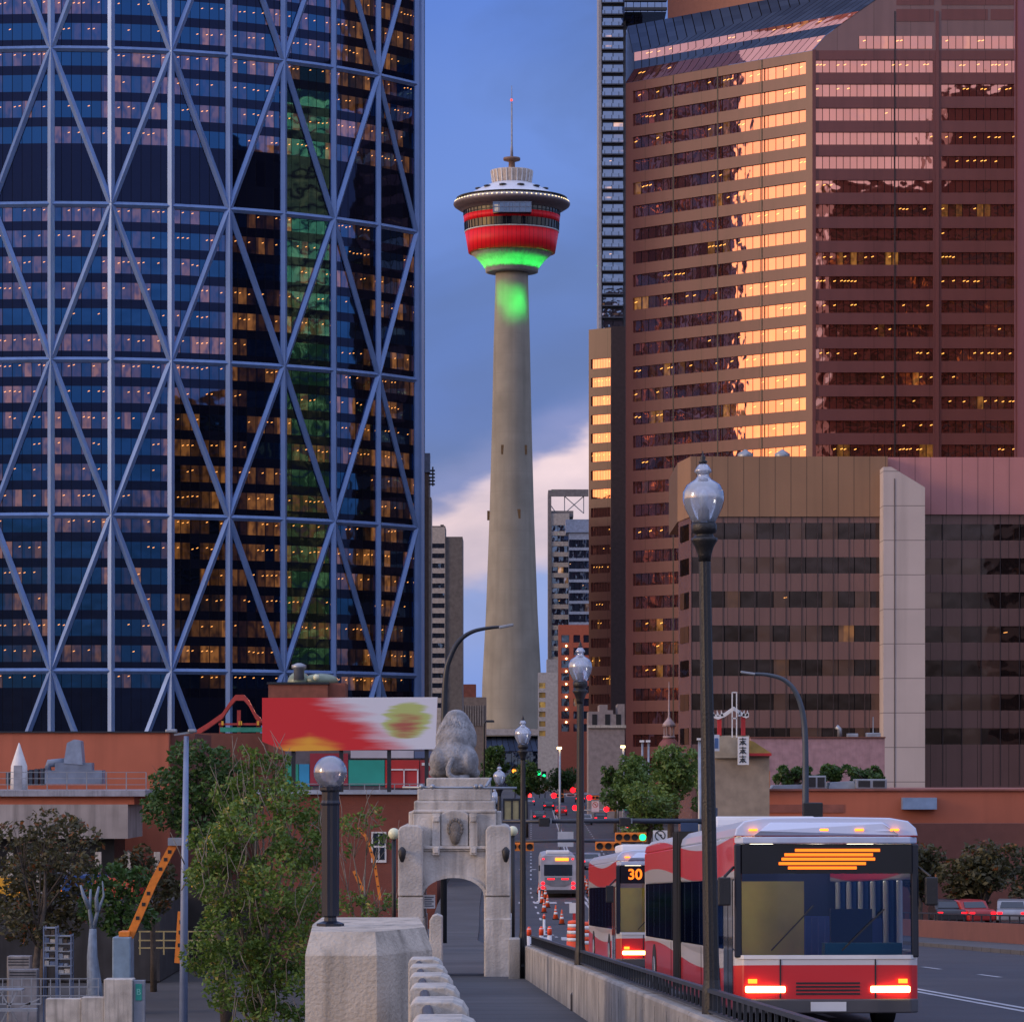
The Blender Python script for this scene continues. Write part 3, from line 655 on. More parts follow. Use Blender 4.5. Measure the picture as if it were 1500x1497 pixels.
# ---- unseen brown tower, added to give the skyscraper windows dark reflections
ot = thing('unseen_brown_tower', 'plain brown office tower added unseen beyond the right edge for its reflection', 'building', (85, 420, -9))
ot.name = 'unseen_office_tower'; OFF[ot.name] = Vector((85,420,-9))
facade(ot, (63,405), (87,405), -9, 119, [(3.9*k, 3.9*k+2.1) for k in range(1,30)], M['brown'], M['G_brown'], 1.5, ends=(1,1), seed=700)
facade(ot, (87.01,405), (140,405), -9, 138, [(3.9*k, 3.9*k+2.1) for k in range(1,35)], M['brown'], M['G_brown'], 1.5, ends=(1,1), seed=740)
facade(ot, (140,428), (63,428), -9, 119, [(3.9*k, 3.9*k+2.1) for k in range(1,30)], M['brown'], M['G_brown'], 1.5, ends=(1,1), seed=780)
MB().box(63.2,86.9,406,427.3,-9,118.9).box(87.2,139.8,406,427.2,-9,137.9).build('core', M['brown'], ot)
ot2 = thing('unseen_office_tower', 'unseen dark slab office building added nearer than the brown one to darken reflections', 'building', (85, 315, -9))  # out of view, added to darken the lattice tower's lower reflections
facade(ot2, (120,340), (69,340), -9, 88, [(3.9*k, 3.9*k+2.1) for k in range(1,23)], M['brownlow'], M['G_brown'], 1.5, ends=(1,1), seed=820)
facade(ot2, (69,340), (69,290), -9, 88, [(3.9*k, 3.9*k+2.1) for k in range(1,23)], M['brownlow'], M['G_brown'], 1.5, ends=(1,1), seed=850)
MB().box(70,119,291,339,-9,87.9).build('core', M['brownlow'], ot2)
# ---- unseen green tower, added so the lattice tower mirrors a green strip
gt = thing('unseen_green_tower', 'slim green lit glass tower added unseen to be mirrored in the lattice tower', 'building', (116, 505, -8))
facade(gt, (114,530), (114,466), -8, 150, [(4*k, 4*k+3.2) for k in range(0,36)], M['darkmetal'], M['G_green'], 2, ends=(.3,.3), seed=900)
MB().box(114.4,124,466,530,-8,149.9).build('core', M['darkmetal'], gt)
# ---- narrow brown tower with orange windows
D = 700.0; nb_ = thing('narrow_brown_tower', 'narrow brown tower with one column of glowing orange windows left of the huge brown skyscraper', 'building', (X(890,D), D+10, -5))
xa, xb, xc = X(863,D), X(895,D), X(917,D)
dl2 = Vector((.55,-.84,0))
a2 = (xa, D+3.5); b2 = (xb, D)
facade(nb_, a2, b2, -5, Z(480,D), [(Z(538+27.35*k,D), Z(524+27.35*k,D)) for k in range(0,20)], M['brown'], M['G_cop'], .75, ends=(.55,.15), seed=1000)
MB().box(xb+.01, xc+6, D+.01, D+20, -5, Z(478,D)).build('blank_wall', mat('dark_brown_wall', (.085,.05,.045), .6), nb_)
MB().prism([(xa+.4,D+4.2,-5),(xb-.05,D+.9,-5),(xb-.05,D+20,-5),(xa+.4,D+20,-5)], (0,0,Z(481,D)+5)).build('core', M['brown'], nb_)
# ---- dark glass condo tower
D = 880.0; dc = thing('condo_tower', 'slim dark glass condo tower with stacked balconies rising behind the brown skyscraper', 'building', (X(900,D), D+10, -4))
xa, xb = X(877,D), X(940,D); z_t = Z(-60,D)
facade(dc, (xa+.7,D), (xb,D), -4, z_t, [(3.0*k, 3.0*k+2.25) for k in range(0,69)][28:], mat('dark_slab', (.02,.025,.04), .5), M['G_dark'], 2.4, ends=(.2,.2), seed=1200, groups=[(.3,5.7),(6.3,10.6)])
MB().box(xa, xa+.7, D-.5, D+18, -4, z_t).build('edge_wall', mat('pale_edge', (.32,.33,.38), .6), dc)
MB().box(xa+.8, xb, D+1.2, D+18, -4, z_t).build('core', M['darkmetal'], dc)
bk = MB()
for k in range(28, 69): bk.box(xa+.9, xa+6.3, D-1.1, D-.01, 3*k-.25, 3*k+.05)
bk.build('balcony_slab', mat('slab_edge', (.05,.06,.09), .6), dc)
bk = MB()
for k in range(28, 69): bk.box(xa+.9, xa+6.3, D-1.12, D-1.07, 3*k+.05, 3*k+.95)
bk.build('balcony_glass', M['G_dark'], dc)
MB().box(X(915,870), X(976,870), 870, 895, Z(18,870), Z(-80,870)).build('upper_wing', M['G_dark'], dc)
ws = MB()
for y in (14, 1, -12): ws.box(X(914.5,870), X(977,870), 869.3, 869.99, Z(y+2,870), Z(y-2,870))
ws.build('balcony_slab', M['darkmetal'], dc)
# ---- distant group right of the tower
D = 980.0; t1 = thing('apartment_tower', 'grey apartment tower with ladder of balconies and open frame top right of the concrete tower', 'building', (X(815,D), D+8, -4))
xa, xb = X(803,D), X(834,D)
facade(t1, (xa+.9,D), (xb,D), -4, Z(752,D), [(3.0*k, 3.0*k+1.7) for k in range(1,24)], mat('grey_apartment', (.45,.42,.40), .8), M['G_dark'], 1.7, ends=(.1,.1), seed=1500, groups=[(.2,5.2)], recess=.9, depth=1.6)
MB().box(xa, xa+.9, D-.3, D+16, -4, Z(718,D)).build('side_fin', mat('grey_fin', (.2,.19,.2), .8), t1)
MB().box(xa+.9, X(862,D), D-.3, D+1, Z(727,D), Z(717,D)).box(xa+.9, X(840,D), D+.5, D+14, Z(757,D), Z(748,D)).build('roof_frame', mat('grey_frame', (.2,.19,.2), .8), t1)
MB().box(xa+1, xb-.1, D+1.7, D+16, -4, Z(752,D)-.1).build('core', M['darkmetal'], t1)
tr = MB()
for (a, b) in (((827,727),(827,752)),((855,727),(855,752)),((827,727),(855,752)),((855,727),(827,752)),((803,735),(815,752))):
    tr.bar(P(*a,D+1), P(*b,D+1), .25, .25)
tr.build('truss', M['galv'], t1)
D = 960.0; t2 = thing('glass_apartment_tower', 'blue glass apartment tower with white balcony edges beside the grey apartment tower', 'building', (X(848,D), D+8, -4))
facade(t2, (X(833,D),D), (X(864,D),D), -4, Z(780,D), [(3.0*k, 3.0*k+2.2) for k in range(1,22)], mat('pale_slab', (.5,.52,.58), .6), M['G_dark'], 1.4, ends=(.1,.1), seed=1600)
MB().box(X(829,D), X(864,D), D-.6, D+12, Z(780,D), Z(761,D)).build('crown', mat('pale_crown', (.42,.47,.58), .5), t2)
MB().box(X(833.5,D), X(864,D), D+1, D+12, -4, Z(781,D)).build('core', M['darkmetal'], t2)
D = 820.0; t3 = thing('orange_hotel', 'orange-red hotel block with small teal windows right of the concrete tower', 'building', (X(840,D), D+6, -5))
zz0 = [(Z(941+18.6*k,D), Z(930+18.6*k,D)) for k in range(8)]
facade(t3, (X(818,D),D), (X(866,D),D), -5, Z(915,D), zz0, mat('orange_stucco', (.40,.10,.055), .8, var=.08), M['G_dark'], 2.0, groups=[(.7,2.6),(3.6,5.2),(6,7.4)], seed=1700)
MB().box(X(818.5,D), X(866,D), D+.9, D+14, -5, Z(915.5,D)).build('core', M['rustdark'], t3)
lw = MB()
for k in range(7): lw.ball((X(829.5,D), D-.15, Z(946+18.6*k,D)), .22, n=6, m=4)
lw.build('wall_light', M['L_warm'], t3)
D = 860.0; t4 = thing('pale_building', 'pale low building with yellow window strip between concrete tower and orange hotel', 'building', (X(806,D), D+6, -5))
facade(t4, (X(788,D),D), (X(817,D),D), -5, Z(985,D), [(Z(1008+14*k,D), Z(1000+14*k,D)) for k in range(6)], mat('pale_render', (.45,.43,.42), .8), glass_mat('yellow_windows', (.5,.5,.5), .2, (.25,.15,.03), lit=.6, litcol=(1,.6,.15), lits=.5, dash=0), 1.2, groups=[(.3,1.9)], seed=1800)
MB().box(X(801,D), X(819,D), D+4, D+14, -5, Z(965,D)).build('upper_block', mat('pale_grey', (.35,.34,.34), .8), t4)
MB().box(X(788.5,D), X(817,D), D+.9, D+14, -5, Z(985.5,D)).build('core', M['darkmetal'], t4)
D = 480.0; t5 = thing('battlement_building', 'pale grey stucco building with stepped battlement top behind the tall black lamp', 'building', (X(888,D), D+6, -6.5))
xs = [(862,878,1042),(878,890,1032),(890,898,1040),(898,905,1046),(905,915,1031)]
b_ = MB()
for a, b, y in xs: b_.box(X(a,D), X(b,D), D, D+10, -7, Z(y,D))
b_.build('wall', mat('grey_stucco', (.30,.26,.26), .85), t5)
MB().box(X(860,D), X(917,D), D-.35, D+.0, Z(1066,D), Z(1062,D)).build('ledge', M['concrete'], t5)
s_ = MB()
for px in (871,890,906): s_.box(X(px,D)-.35, X(px,D)+.35, D-.05, D+.1, Z(1052,D)-1, Z(1046,D))
s_.build('slot_window', M['black'], t5)
# ---- behind the lattice tower's right edge
D = 760.0; t6 = thing('grey_banded_tower', 'grey concrete tower with pale window bands between lattice tower and observation tower', 'building', (X(655,D), D+6, -5))
facade(t6, (X(628,D),D), (X(652,D),D), -5, Z(772,D), [(Z(803+14.6*k,D), Z(796+14.6*k,D)) for k in range(17)], mat('banded_wall', (.58,.54,.50), .8), M['G_dark'], 1.2, ends=(.2,.1), seed=1900, recess=.2)
MB().box(X(652,D)+.01, X(677.5,D), D+.4, D+16, -5, Z(786,D)).build('blank_wall', mat('grey_slab_wall', (.20,.185,.18), .85), t6)
MB().box(X(628.5,D), X(652,D), D+.9, D+14, -5, Z(770,D)).box(X(645,D), X(650,D), D+1, D+2, Z(790,D), Z(768,D)).build('core', mat('tower_core', (.1,.09,.09), .8), t6)
D = 680.0; t7 = thing('brown_steel_tower', 'thin dark brown tower edge with rooftop plant tight against the lattice tower', 'building', (X(623,D), D+5, -6))
MB().box(X(596,D), X(628,D), D, D+14, -6, Z(693,D)).build('wall', mat('brown_edge', (.12,.09,.08), .7, streak=.4), t7)
MB().box(X(616,D), X(630,D), D-.3, D+3, Z(692,D), Z(664,D)).build('plant_room', M['bluemetal'], t7)
st = MB()
for k in range(5): st.box(X(626,D), X(637,D), D+.3, D+1.2, Z(690+5*k,D), Z(688+5*k,D))
st.bar(P(634,712,D), P(634,684,D), .3, .3); st.build('antenna_rack', M['darkmetal'], t7)
MB().box(X(628,D)+.01, X(631.5,D), D+.5, D+10, -6, Z(728,D)).build('fin', mat('pale_fin', (.4,.33,.27), .8), t7)
D = 800.0; t8 = thing('small_brown_block', 'small brown rooftop block low beside the observation tower', 'building', (X(690,D), D+4, -5))
MB().box(X(676,D), X(712,D), D, D+12, -5, Z(1021,D)).build('wall', mat('brown_concrete', (.22,.18,.16), .8), t8)
MB().box(X(676,D), X(697,D), D+.5, D+8, Z(1021,D)+.01, Z(1002,D)).build('penthouse', mat('red_brown', (.22,.07,.05), .8), t8)
ff = MB()
for k in range(9): ff.box(X(678+3.6*k,D), X(679.3+3.6*k,D), D-.25, D-.01, Z(1063,D), Z(1033,D))
ff.build('facade_fin', mat('fin_pale', (.36,.33,.31), .8), t8)
# ================================================================== KIOSK, LION, PARAPETS
Yk = 75.0; sk = Yk/F; zb = gz(75)
ki = thing('stone_gateway', 'pale stone archway pavilion over the bridge sidewalk with the seated lion on top', 'gateway', (X(666,Yk), Yk+1.3, zb))
def kp(px, py, y=Yk): return Vector((X(px, Yk), y, Z(py, Yk)))
def kbox(mb, x0, x1, y0, y1, f=0, b=2.6): return mb.box(X(x0,Yk), X(x1,Yk), Yk+f, Yk+b, Z(y1,Yk), Z(y0,Yk))
o = [(590,1431),(590,1246),(742,1246),(742,1431),(709,1431),(709,1312)]
for k in range(1, 12): a = math.pi*k/12; o.append((664.5+44.5*math.cos(a), 1312-27*math.sin(a)))
o += [(620,1312),(620,1431)]
MB().prism([kp(*p) for p in o], (0,2.6,0)).build('arch_wall', M['kiosk'], ki, bevel=.02)
ar = MB(); pts = [(664.5+(46.5)*math.cos(math.pi*k/16), 1312-(29)*math.sin(math.pi*k/16)) for k in range(17)]
for p, q in zip(pts, pts[1:]): ar.bar(kp(*p)+Vector((0,-.02,0)), kp(*q)+Vector((0,-.02,0)), .07, .07, up=(0,1,0))
ar.build('arch_moulding', M['kiosk'], ki)
for s, (a, b) in enumerate(((583.5,620.5),(711.5,748))):
    p = [(a,1312),(a,1216),(a+3,1211),(a+8,1208.5),(b-8,1208.5),(b-3,1211),(b,1216),(b,1312)]
    MB().prism([kp(*q)+Vector((0,-.22,0)) for q in p], (0,3.0,0)).build('pilaster', M['kiosk'], ki, bevel=.03)
    m_ = MB(); kbox(m_, a, b, 1313, 1431, -.2, 2.75); m_.build('pilaster_shaft', M['kiosk'], ki, bevel=.02)
    m_ = MB(); kbox(m_, a-1.5, b+1.5, 1344, 1431.5, -.28, 2.8); m_.build('plinth_block', M['kiosk'], ki, bevel=.03)
    q = [(b,1246),(b,1214),(b+6,1222),(b+9,1234),(b+9,1246)] if s == 0 else [(a,1246),(a-9,1246),(a-9,1234),(a-6,1222),(a,1214)]
    MB().prism([kp(*t)+Vector((0,.1,0)) for t in q], (0,2.4,0)).build('scroll', M['kiosk'], ki)
m_ = MB(); kbox(m_, 608, 722, 1239, 1243, -.10, 2.7); kbox(m_, 610, 720, 1243.1, 1246, -.05, 2.65); m_.build('cornice', M['kiosk'], ki, bevel=.01)
m_ = MB(); kbox(m_, 605, 727, 1191, 1239, .12, 2.5); m_.build('attic_block', M['kiosk'], ki, bevel=.02)
m_ = MB(); kbox(m_, 598, 605, 1189, 1210, .35, 2.2); kbox(m_, 727, 734, 1189, 1210, .35, 2.2); m_.build('side_bracket', M['kiosk'], ki, bevel=.02)
m_ = MB(); kbox(m_, 606, 725, 1173, 1190.9, .2, 2.4); kbox(m_, 604, 727, 1186, 1190.9, .1, 2.5); m_.build('attic_step', M['kiosk'], ki, bevel=.03)
m_ = MB(); kbox(m_, 611, 720, 1154, 1172.9, .3, 2.3); m_.build('upper_step', M['kiosk'], ki, bevel=.03)
m_ = MB(); kbox(m_, 624, 718, 1139, 1153.9, .4, 2.2); m_.build('lion_base', M['kiosk'], ki, bevel=.03)
p = [(646,1239),(646,1194)] + [(666-20*math.cos(math.pi*k/10), 1194-7*math.sin(math.pi*k/10)) for k in range(1,10)] + [(686,1194),(686,1239)]
MB().prism([kp(*q)+Vector((0,.03,0)) for q in p], (0,.3,0)).build('centre_panel', M['kiosk'], ki, bevel=.02)
for a in (633, 687.5):
    m_ = MB(); kbox(m_, a, a+12, 1191, 1239, -.02, .3); kbox(m_, a+1.5, a+10.5, 1195, 1203, -.07, .1); kbox(m_, a+1, a+11, 1239, 1252, -.16, .1); kbox(m_, a+2.5, a+9.5, 1241, 1249, -.2, .1); m_.build('panel_strip', M['kiosk'], ki, bevel=.01)
sh = MB().ball(kp(667,1214)+Vector((0,.02,0)), .17, .12, .22, 16, 10).ball(kp(667,1224)+Vector((0,0,0)), .12, .12, .2, 14, 8)
for k in range(14):
    a = 2*math.pi*k/14; sh.ball(kp(667+9.5*math.cos(a),1213-12*math.sin(a))+Vector((0,-.03,0)), .045, .05, .06, 8, 6)
sh.build('carved_medallion', mat('carved_stone', (.20,.18,.16), .9, bump=.8, bscale=30), ki)
for px in (590, 741):
    l_ = MB().lathe([(.02,.34),(.06,.30),(.09,.25),(.07,.10),(.04,.02),(.02,0)], kp(px,1262)+Vector((0,-.42,0)), 10).bar(kp(px,1246)+Vector((0,-.42,0)), kp(px,1246)+Vector((0,-.2,0)), .05, .05); l_.build('lantern', M['black'], ki)
rl = MB().tube([kp(590,1153)+Vector((0,-.25,0)), kp(757,1154)+Vector((0,-.25,0))], .028, 8)
for px in (618,634,697,704): rl.ball(kp(px,1152)+Vector((0,-.28,0)), .06, .06, .06, 8, 6)
rl.bar(kp(719,1140)+Vector((0,.2,0)), kp(712,1152)+Vector((0,-.25,0)), .05, .04); rl.build('lighting_bar', M['galv'], ki)
sg = thing('paper_notice', 'white notice board with blurred lines fixed inside the stone arch', 'sign', kp(628,1331,Yk+.3))
MB().box(X(619,Yk), X(637,Yk), Yk+.3, Yk+.34, Z(1331,Yk), Z(1311,Yk)).build('board', M['white'], sg)
m_ = MB()
for k in range(5): m_.box(X(621.5,Yk), X(635-(k%2)*3,Yk), Yk+.29, Yk+.299, Z(1315.4+k*3.2,Yk), Z(1313.8+k*3.2,Yk))
m_.build('printed_lines', mat('print_grey', (.15,.16,.2), .8), sg)
# globes standing behind the gateway
def small_globe(px, py, r, D, label):
    g_ = thing('globe_lamp', label, 'street lamp', (X(px,D), D, gz(D)), group='round milky globes beside the gateway')
    MB().ball((X(px,D), D, Z(py,D)), r, n=18, m=12).build('globe', M['milk'], g_)
    MB().tube([(X(px,D), D, gz(D)-.02), (X(px,D), D, Z(py,D)-r*.9)], .05, 8).build('pole', M['black'], g_)
small_globe(577, 1221, .135, 79, 'milky yellow globe lamp left of the stone gateway')
small_globe(751, 1217, .12, 79, 'milky yellow globe lamp right of the stone gateway')
# lion
def evalmesh(o):
    dg = bpy.context.evaluated_depsgraph_get(); me = bpy.data.meshes.new_from_object(o.evaluated_get(dg)); return me
def blob(name, mb, m, parent, vox, smooth=2):
    o = mb.build(name, m, parent); md = o.modifiers.new('r', 'REMESH'); md.mode = 'VOXEL'; md.voxel_size = vox; md.use_smooth_shade = True
    s2 = o.modifiers.new('s', 'SMOOTH'); s2.iterations = smooth; s2.factor = .5
    me = evalmesh(o); o.modifiers.clear(); o.data = me; 
    if not me.materials: me.materials.append(m)
    return o
Dl = 76.2; zl = Z(1139,Yk)
li = thing('lion_statue', 'weathered grey stone lion sitting with its back turned on top of the gateway', 'statue', (X(667,Dl), Dl, zl))
def lp(px, py, dy=0): return Vector((X(px,Dl), Dl+dy, zl + (1140-py)/F*Dl))
b_ = MB()
b_.ball(lp(665,1114,.05), .50, .55, .42, 20, 14)                      
b_.ball(lp(665,1106,.10), .47, .48, .40, 20, 14)
b_.ball(lp(645,1117,.0), .25, .50, .35, 16, 12).ball(lp(685,1117,.0), .25, .50, .35, 16, 12)   # thighs
b_.ball(lp(638,1133,.25), .16, .5, .12, 12, 8).ball(lp(693,1133,.25), .16, .5, .12, 12, 8)     # hind feet
b_.ball(lp(667,1096,.18), .43, .46, .56, 20, 14)                      # back
b_.ball(lp(667,1080,.32), .35, .42, .46, 20, 14)
b_.ball(lp(668,1059,.50), .29, .42, .30, 20, 14)                      # head
b_.ball(lp(668,1062,.92), .15, .22, .15, 12, 8)                       # muzzle
for px in (653, 683): b_.tube([lp(px,1085,.7), lp(px,1120,.75), lp(px,1139,.78)], [.15,.11,.12], 10); b_.ball(lp(px,1136,.9), .12,.2,.08,10,6)
blob('body', b_, M['lionstone'], li, .035)
mn = MB(); r2 = random.Random(3)
def surf(a, t):   # mane surface: a around, t down
    z = Z(1042,Dl) - Z(1042,Yk) ; py = 1043 + 52*t; w_ = .13 + .28*math.sin(min(1, t*1.25)*math.pi/2); dpt = .46 - .28*t
    c = lp(668, py, dpt + .05); return c + Vector((math.sin(a)*w_*1.03, -math.cos(a)*(w_+.07*(1-t)+.05), 0))
for k in range(34):
    a = R(-105 + 210*(k+.5)/34) + r2.uniform(-.03,.03)
    for (t0, t1) in ((.0,.42),(.25,.7),(.5,1.0)):
        t0 += r2.uniform(-.06,.06) if t0 > .1 else 0; pts = []; ph_ = r2.uniform(0,6)
        for i in range(9):
            t = t0 + (t1-t0)*i/8; pts.append(surf(a + .07*math.sin(i*1.3+ph_), max(0,t)))
        mn.tube(pts, [.02,.036,.042,.042,.04,.038,.034,.026,.01], 6)
for k in range(40):   # curls on the crown of the head
    a = r2.uniform(0, 2*math.pi); rr = .15*math.sqrt(r2.random()); c = lp(668,1045,.5) + Vector((rr*math.cos(a), rr*math.sin(a)*1.2, .03-.5*rr*rr)); mn.tube([c, c+Vector((r2.uniform(-.05,.05),-.07,-.02)), c+Vector((r2.uniform(-.06,.06),-.14,-.1))], [.03,.032,.012], 6)
mn.build('mane', M['lionstone'], li)
MB().tube([lp(666,1108,-.40),lp(661,1117,-.50),lp(657,1127,-.55),lp(658,1135,-.55),lp(664,1140,-.5),lp(674,1141,-.42),lp(682,1139.5,-.3),lp(687,1137,-.25)], [.06,.06,.06,.06,.065,.075,.07,.03], 10).build('tail', M['lionstone'], li)
# balustrade posts on the left
def bxr(D): return -.0308*D + .375
ds_ = [17.4, 20.7, 24.2, 27.8, 31.6, 35.6]
names = ['nearest of the row at the bottom edge', 'second nearest of the row', 'third from the camera', 'fourth from the camera', 'fifth from the camera', 'farthest of the row, against the big pedestal']
for D, nm_ in zip(ds_, names):
    zt = -.62 - .0375*D; xr_ = bxr(D)
    bp2 = thing('balustrade_post', 'low concrete parapet post with rounded top, ' + nm_, 'post', (xr_-.18, D+.25, gz(D)), group='concrete posts of the left parapet')
    pts = [(xr_-.36,D,gz(D)-1.2),(xr_-.36,D,zt-.03),(xr_-.33,D,zt),(xr_-.10,D,zt),(xr_-.04,D,zt-.025),(xr_-.008,D,zt-.075),(xr_,D,zt-.16),(xr_,D,gz(D)-1.2)]
    MB().prism(pts, (0,.55,0)).build('post', M['concrete'], bp2, bevel=.012)
pp_ = thing('parapet_rail', 'dark pipe handrail over low concrete sill linking the left parapet posts', 'railing', (bxr(28)-.2, 28, gz(28)))
t_ = MB().tube([(bxr(d)-.25, d, -.62-.0375*d-.05) for d in (16, 20, 24, 28, 32, 38)], .035, 10); t_.build('pipe', mat('dull_pipe', (.10,.095,.09), .5, metal=.4), pp_)
m_ = MB()
for a, b in zip([14]+ds_, ds_+[38]):
    a2 = a + .56
    m_.prism([(bxr(a2)-.33,a2,gz(a2)-1),(bxr(a2)-.03,a2,gz(a2)-1),(bxr(a2)-.03,a2,-1.0-.0375*a2),(bxr(a2)-.33,a2,-1.0-.0375*a2)], (bxr(b-.01)-bxr(a2), b-.01-a2, -.0375*(b-.01-a2)))
m_.build('sill', M['concrete'], pp_)
# pedestal
zt = -1.79; D0 = 38.0
def q_(px, D): return (X(px, D), D)
plan = [q_(447,38.0), q_(552,38.0), q_(633,39.3), q_(622,42.2), q_(466,42.2), q_(450,40.0)]
cen = Vector((sum(p[0] for p in plan)/6, sum(p[1] for p in plan)/6, 0))
pdst = thing('lamp_pedestal', 'large weathered concrete pedestal with chamfered corner at the end of the left parapet', 'pedestal', (cen.x, cen.y, gz(40)))
m_ = MB(); lv = [(-6.5, 1.0), (zt-.26, 1.0), (zt-.24, .995), (zt, .90)]
for (z0, s0), (z1, s1) in zip(lv, lv[1:]):
    for i in range(6):
        a, b = plan[i], plan[(i+1) % 6]
        f = lambda p, s_, z_: (cen.x+(p[0]-cen.x)*s_, cen.y+(p[1]-cen.y)*s_, z_)
        m_.face([f(a,s0,z0), f(b,s0,z0), f(b,s1,z1), f(a,s1,z1)])
m_.face([(cen.x+(p[0]-cen.x)*.90, cen.y+(p[1]-cen.y)*.90, zt) for p in plan]); m_.build('block', mat('pitted_concrete', (.56,.49,.40), .9, var=.14, scale=1.1, bump=.45, bscale=22, streak=.8), pdst, weld=True)
gx, gy = X(484,39.6), 39.6
gl = thing('globe_lamp', 'black fluted lamp post with smoky round globe on the big pedestal', 'street lamp', (gx, gy, zt))
h = lambda py: (HY-py)/F*39.6
MB().lathe([(.16,zt),(.16,zt+.03),(.075,zt+.06),(.07,h(1343)),(.10,h(1341)),(.105,h(1180)),(.112,h(1176)),(.10,h(1172)),(.10,h(1160)),(.125,h(1157)),(.125,h(1153)),(.06,h(1150))], (gx,gy,0), 20, flute=.12, smooth=False).build('pole', mat('navy_iron', (.012,.016,.03), .35), gl)
MB().ball((gx,gy,h(1131)), .195, n=28, m=18).build('globe', M['globe'], gl)
MB().tube([(gx,gy,h(1152)),(gx,gy,h(1138))], .05, 10).ball((gx,gy,h(1133)), .06, n=12, m=8).build('bulb', mat('bulb_white', (.7,.65,.6), .4), gl)
# end post near the gateway
ep = thing('parapet_end_post', 'slim grey concrete post with curved top just left of the arch opening', 'post', (X(639,60), 60, gz(60)))
D = 60.0; MB().prism([(X(629,D),D,gz(D)-1),(X(629,D),D,Z(1348,D)),(X(633,D),D,Z(1341,D)),(X(640,D),D,Z(1339,D)),(X(648,D),D,Z(1342,D)),(X(648,D),D,gz(D)-1)], (0,.5,0)).build('post', M['concrete'], ep, bevel=.02)
lw_ = thing('low_side_wall', 'low concrete side wall running from the pedestal to the gateway', 'wall', (X(615,55), 55, gz(55)))
MB().prism([(bxr(43)-.42,43,gz(43)-3),(bxr(43)-.1,43,gz(43)-3),(bxr(43)-.1,43,gz(43)+.5),(bxr(43)-.42,43,gz(43)+.5)], (bxr(74)-bxr(43), 31, gz(74)-gz(43))).build('wall', M['concrete'], lw_)
# right hand barrier + railing
ba = thing('concrete_barrier', 'stained precast concrete barrier between sidewalk and bus lane', 'barrier', (lx(45), 45, gz(45)))
d = 19.0; k = 0
while d < 72.5:
    e = min(d + 2.9, 73.6); H_ = .70
    m_ = MB(); A = Vector((lx(d)-.12, d, gz(d)-.1)); v = Vector((lx(e)-lx(d), e-d-.035, gz(e)-gz(d)))
    prof = [(0,0),(.34,0),(.34,.16),(.27,.34),(.27,H_+.1),(.02,H_+.1),(0,H_+.07)]
    m_.prism([A + Vector((x,0,z)) for x, z in prof], v)
    for j in range(4):
        f = (j+.5)/4 - .04*((k+j)%2); m_.obox(A + v*f + Vector((-.006,0,.02)), Vector((.008,0,0)), v*.012, Vector((0,0,H_))) if j % 2 else None
    m_.build('barrier_panel', M['barrier'], ba, bevel=.012); d += 2.93; k += 1
ra = thing('barrier_railing', 'low black iron railing along the top of the concrete barrier', 'railing', (lx(45)+.02, 45, gz(45)+.7))
m_ = MB(); f = lambda d_, z_: Vector((lx(d_)+.02, d_, gz(d_)+.70+z_))
m_.bar(f(19,.21), f(73,.21), .06, .035); m_.build('top_rail', M['darkmetal'], ra)
m_ = MB().bar(f(19,.03), f(73,.03), .05, .02); m_.build('bottom_rail', M['darkmetal'], ra)
m_ = MB(); d = 19.2
while d < 73: m_.cbox(f(d,.11), .025, .05, .18); d += .45
st_ = m_.build('baluster', M['darkmetal'], ra); st_['kind'] = 'stuff'
m_ = MB().box(X(745,72.5), X(762,72.5), 72.6, 73.4, gz(73)-.2, gz(73)+.86); e2 = thing('barrier_end_post', 'squat concrete end post of the barrier beside the gateway', 'post', (X(753,73), 73, gz(73))); m_.build('post', M['barrier'], e2, bevel=.02)
# acorn street lamps
def acorn_profile():
    h0 = 5.63; f = .006
    z = lambda py: (1597-py)*f
    pole = [(.15,0),(.15,.25),(.10,.32),(.085,.9),(.07,1.0),(.062,2.6),(.052,z(822)),(.052,z(818))]
    neck = [(.054,z(818)),(.06,z(808)),(.085,z(796)),(.115,z(788)),(.118,z(784)),(.09,z(782)),(.075,z(778)),(.105,z(776)),(.112,z(770)),(.112,z(764)),(.10,z(761))]
    gls = [(.10,z(761)),(.13,z(752)),(.165,z(740)),(.184,z(727)),(.180,z(716)),(.150,z(706)),(.115,z(702)),(.075,z(698)),(.05,z(693)),(.052,z(690)),(.078,z(687)),(.07,z(683)),(.045,z(677)),(.02,z(674))]
    fin = [(.035,z(674)),(.04,z(672)),(.018,z(669)),(.026,z(666)),(.008,z(662)),(.003,z(656))]
    return pole, neck, gls, fin
pole, neck, gls, fin = acorn_profile()
def acorn(name, loc, label):
    t = thing(name, label, 'street lamp', loc, group='black acorn street lamps along the bridge', world=False)
    MB().lathe(pole, n=20, flute=.10, smooth=False).build('pole', M['black'], t)
    MB().lathe(neck, n=24, flute=.06).build('capital', M['black'], t)
    g_ = MB().lathe(gls, n=32, flute=.02).build('globe', M['acorn'], t)
    MB().tube([(0,0,5.03),(0,0,5.13),(0,0,5.15)], [.05,.05,.03], 12).build('socket', M['black'], g_)
    MB().tube([(0,0,5.15),(0,0,5.2),(0,0,5.27),(0,0,5.31)], [.03,.04,.04,.01], 10).build('bulb', mat('pale_bulb', (.7,.72,.75), .3), g_)
    MB().lathe(fin, n=12).build('finial', M['black'], t)
    return t
a1 = acorn('acorn_street_lamp', (X(1037.5,30), 30, gz(30)), 'nearest and tallest black street lamp with ribbed acorn globe in front of the bus')
a1.rotation_euler = (0, -.0165, 0); a1.location.x = X(1045,30)
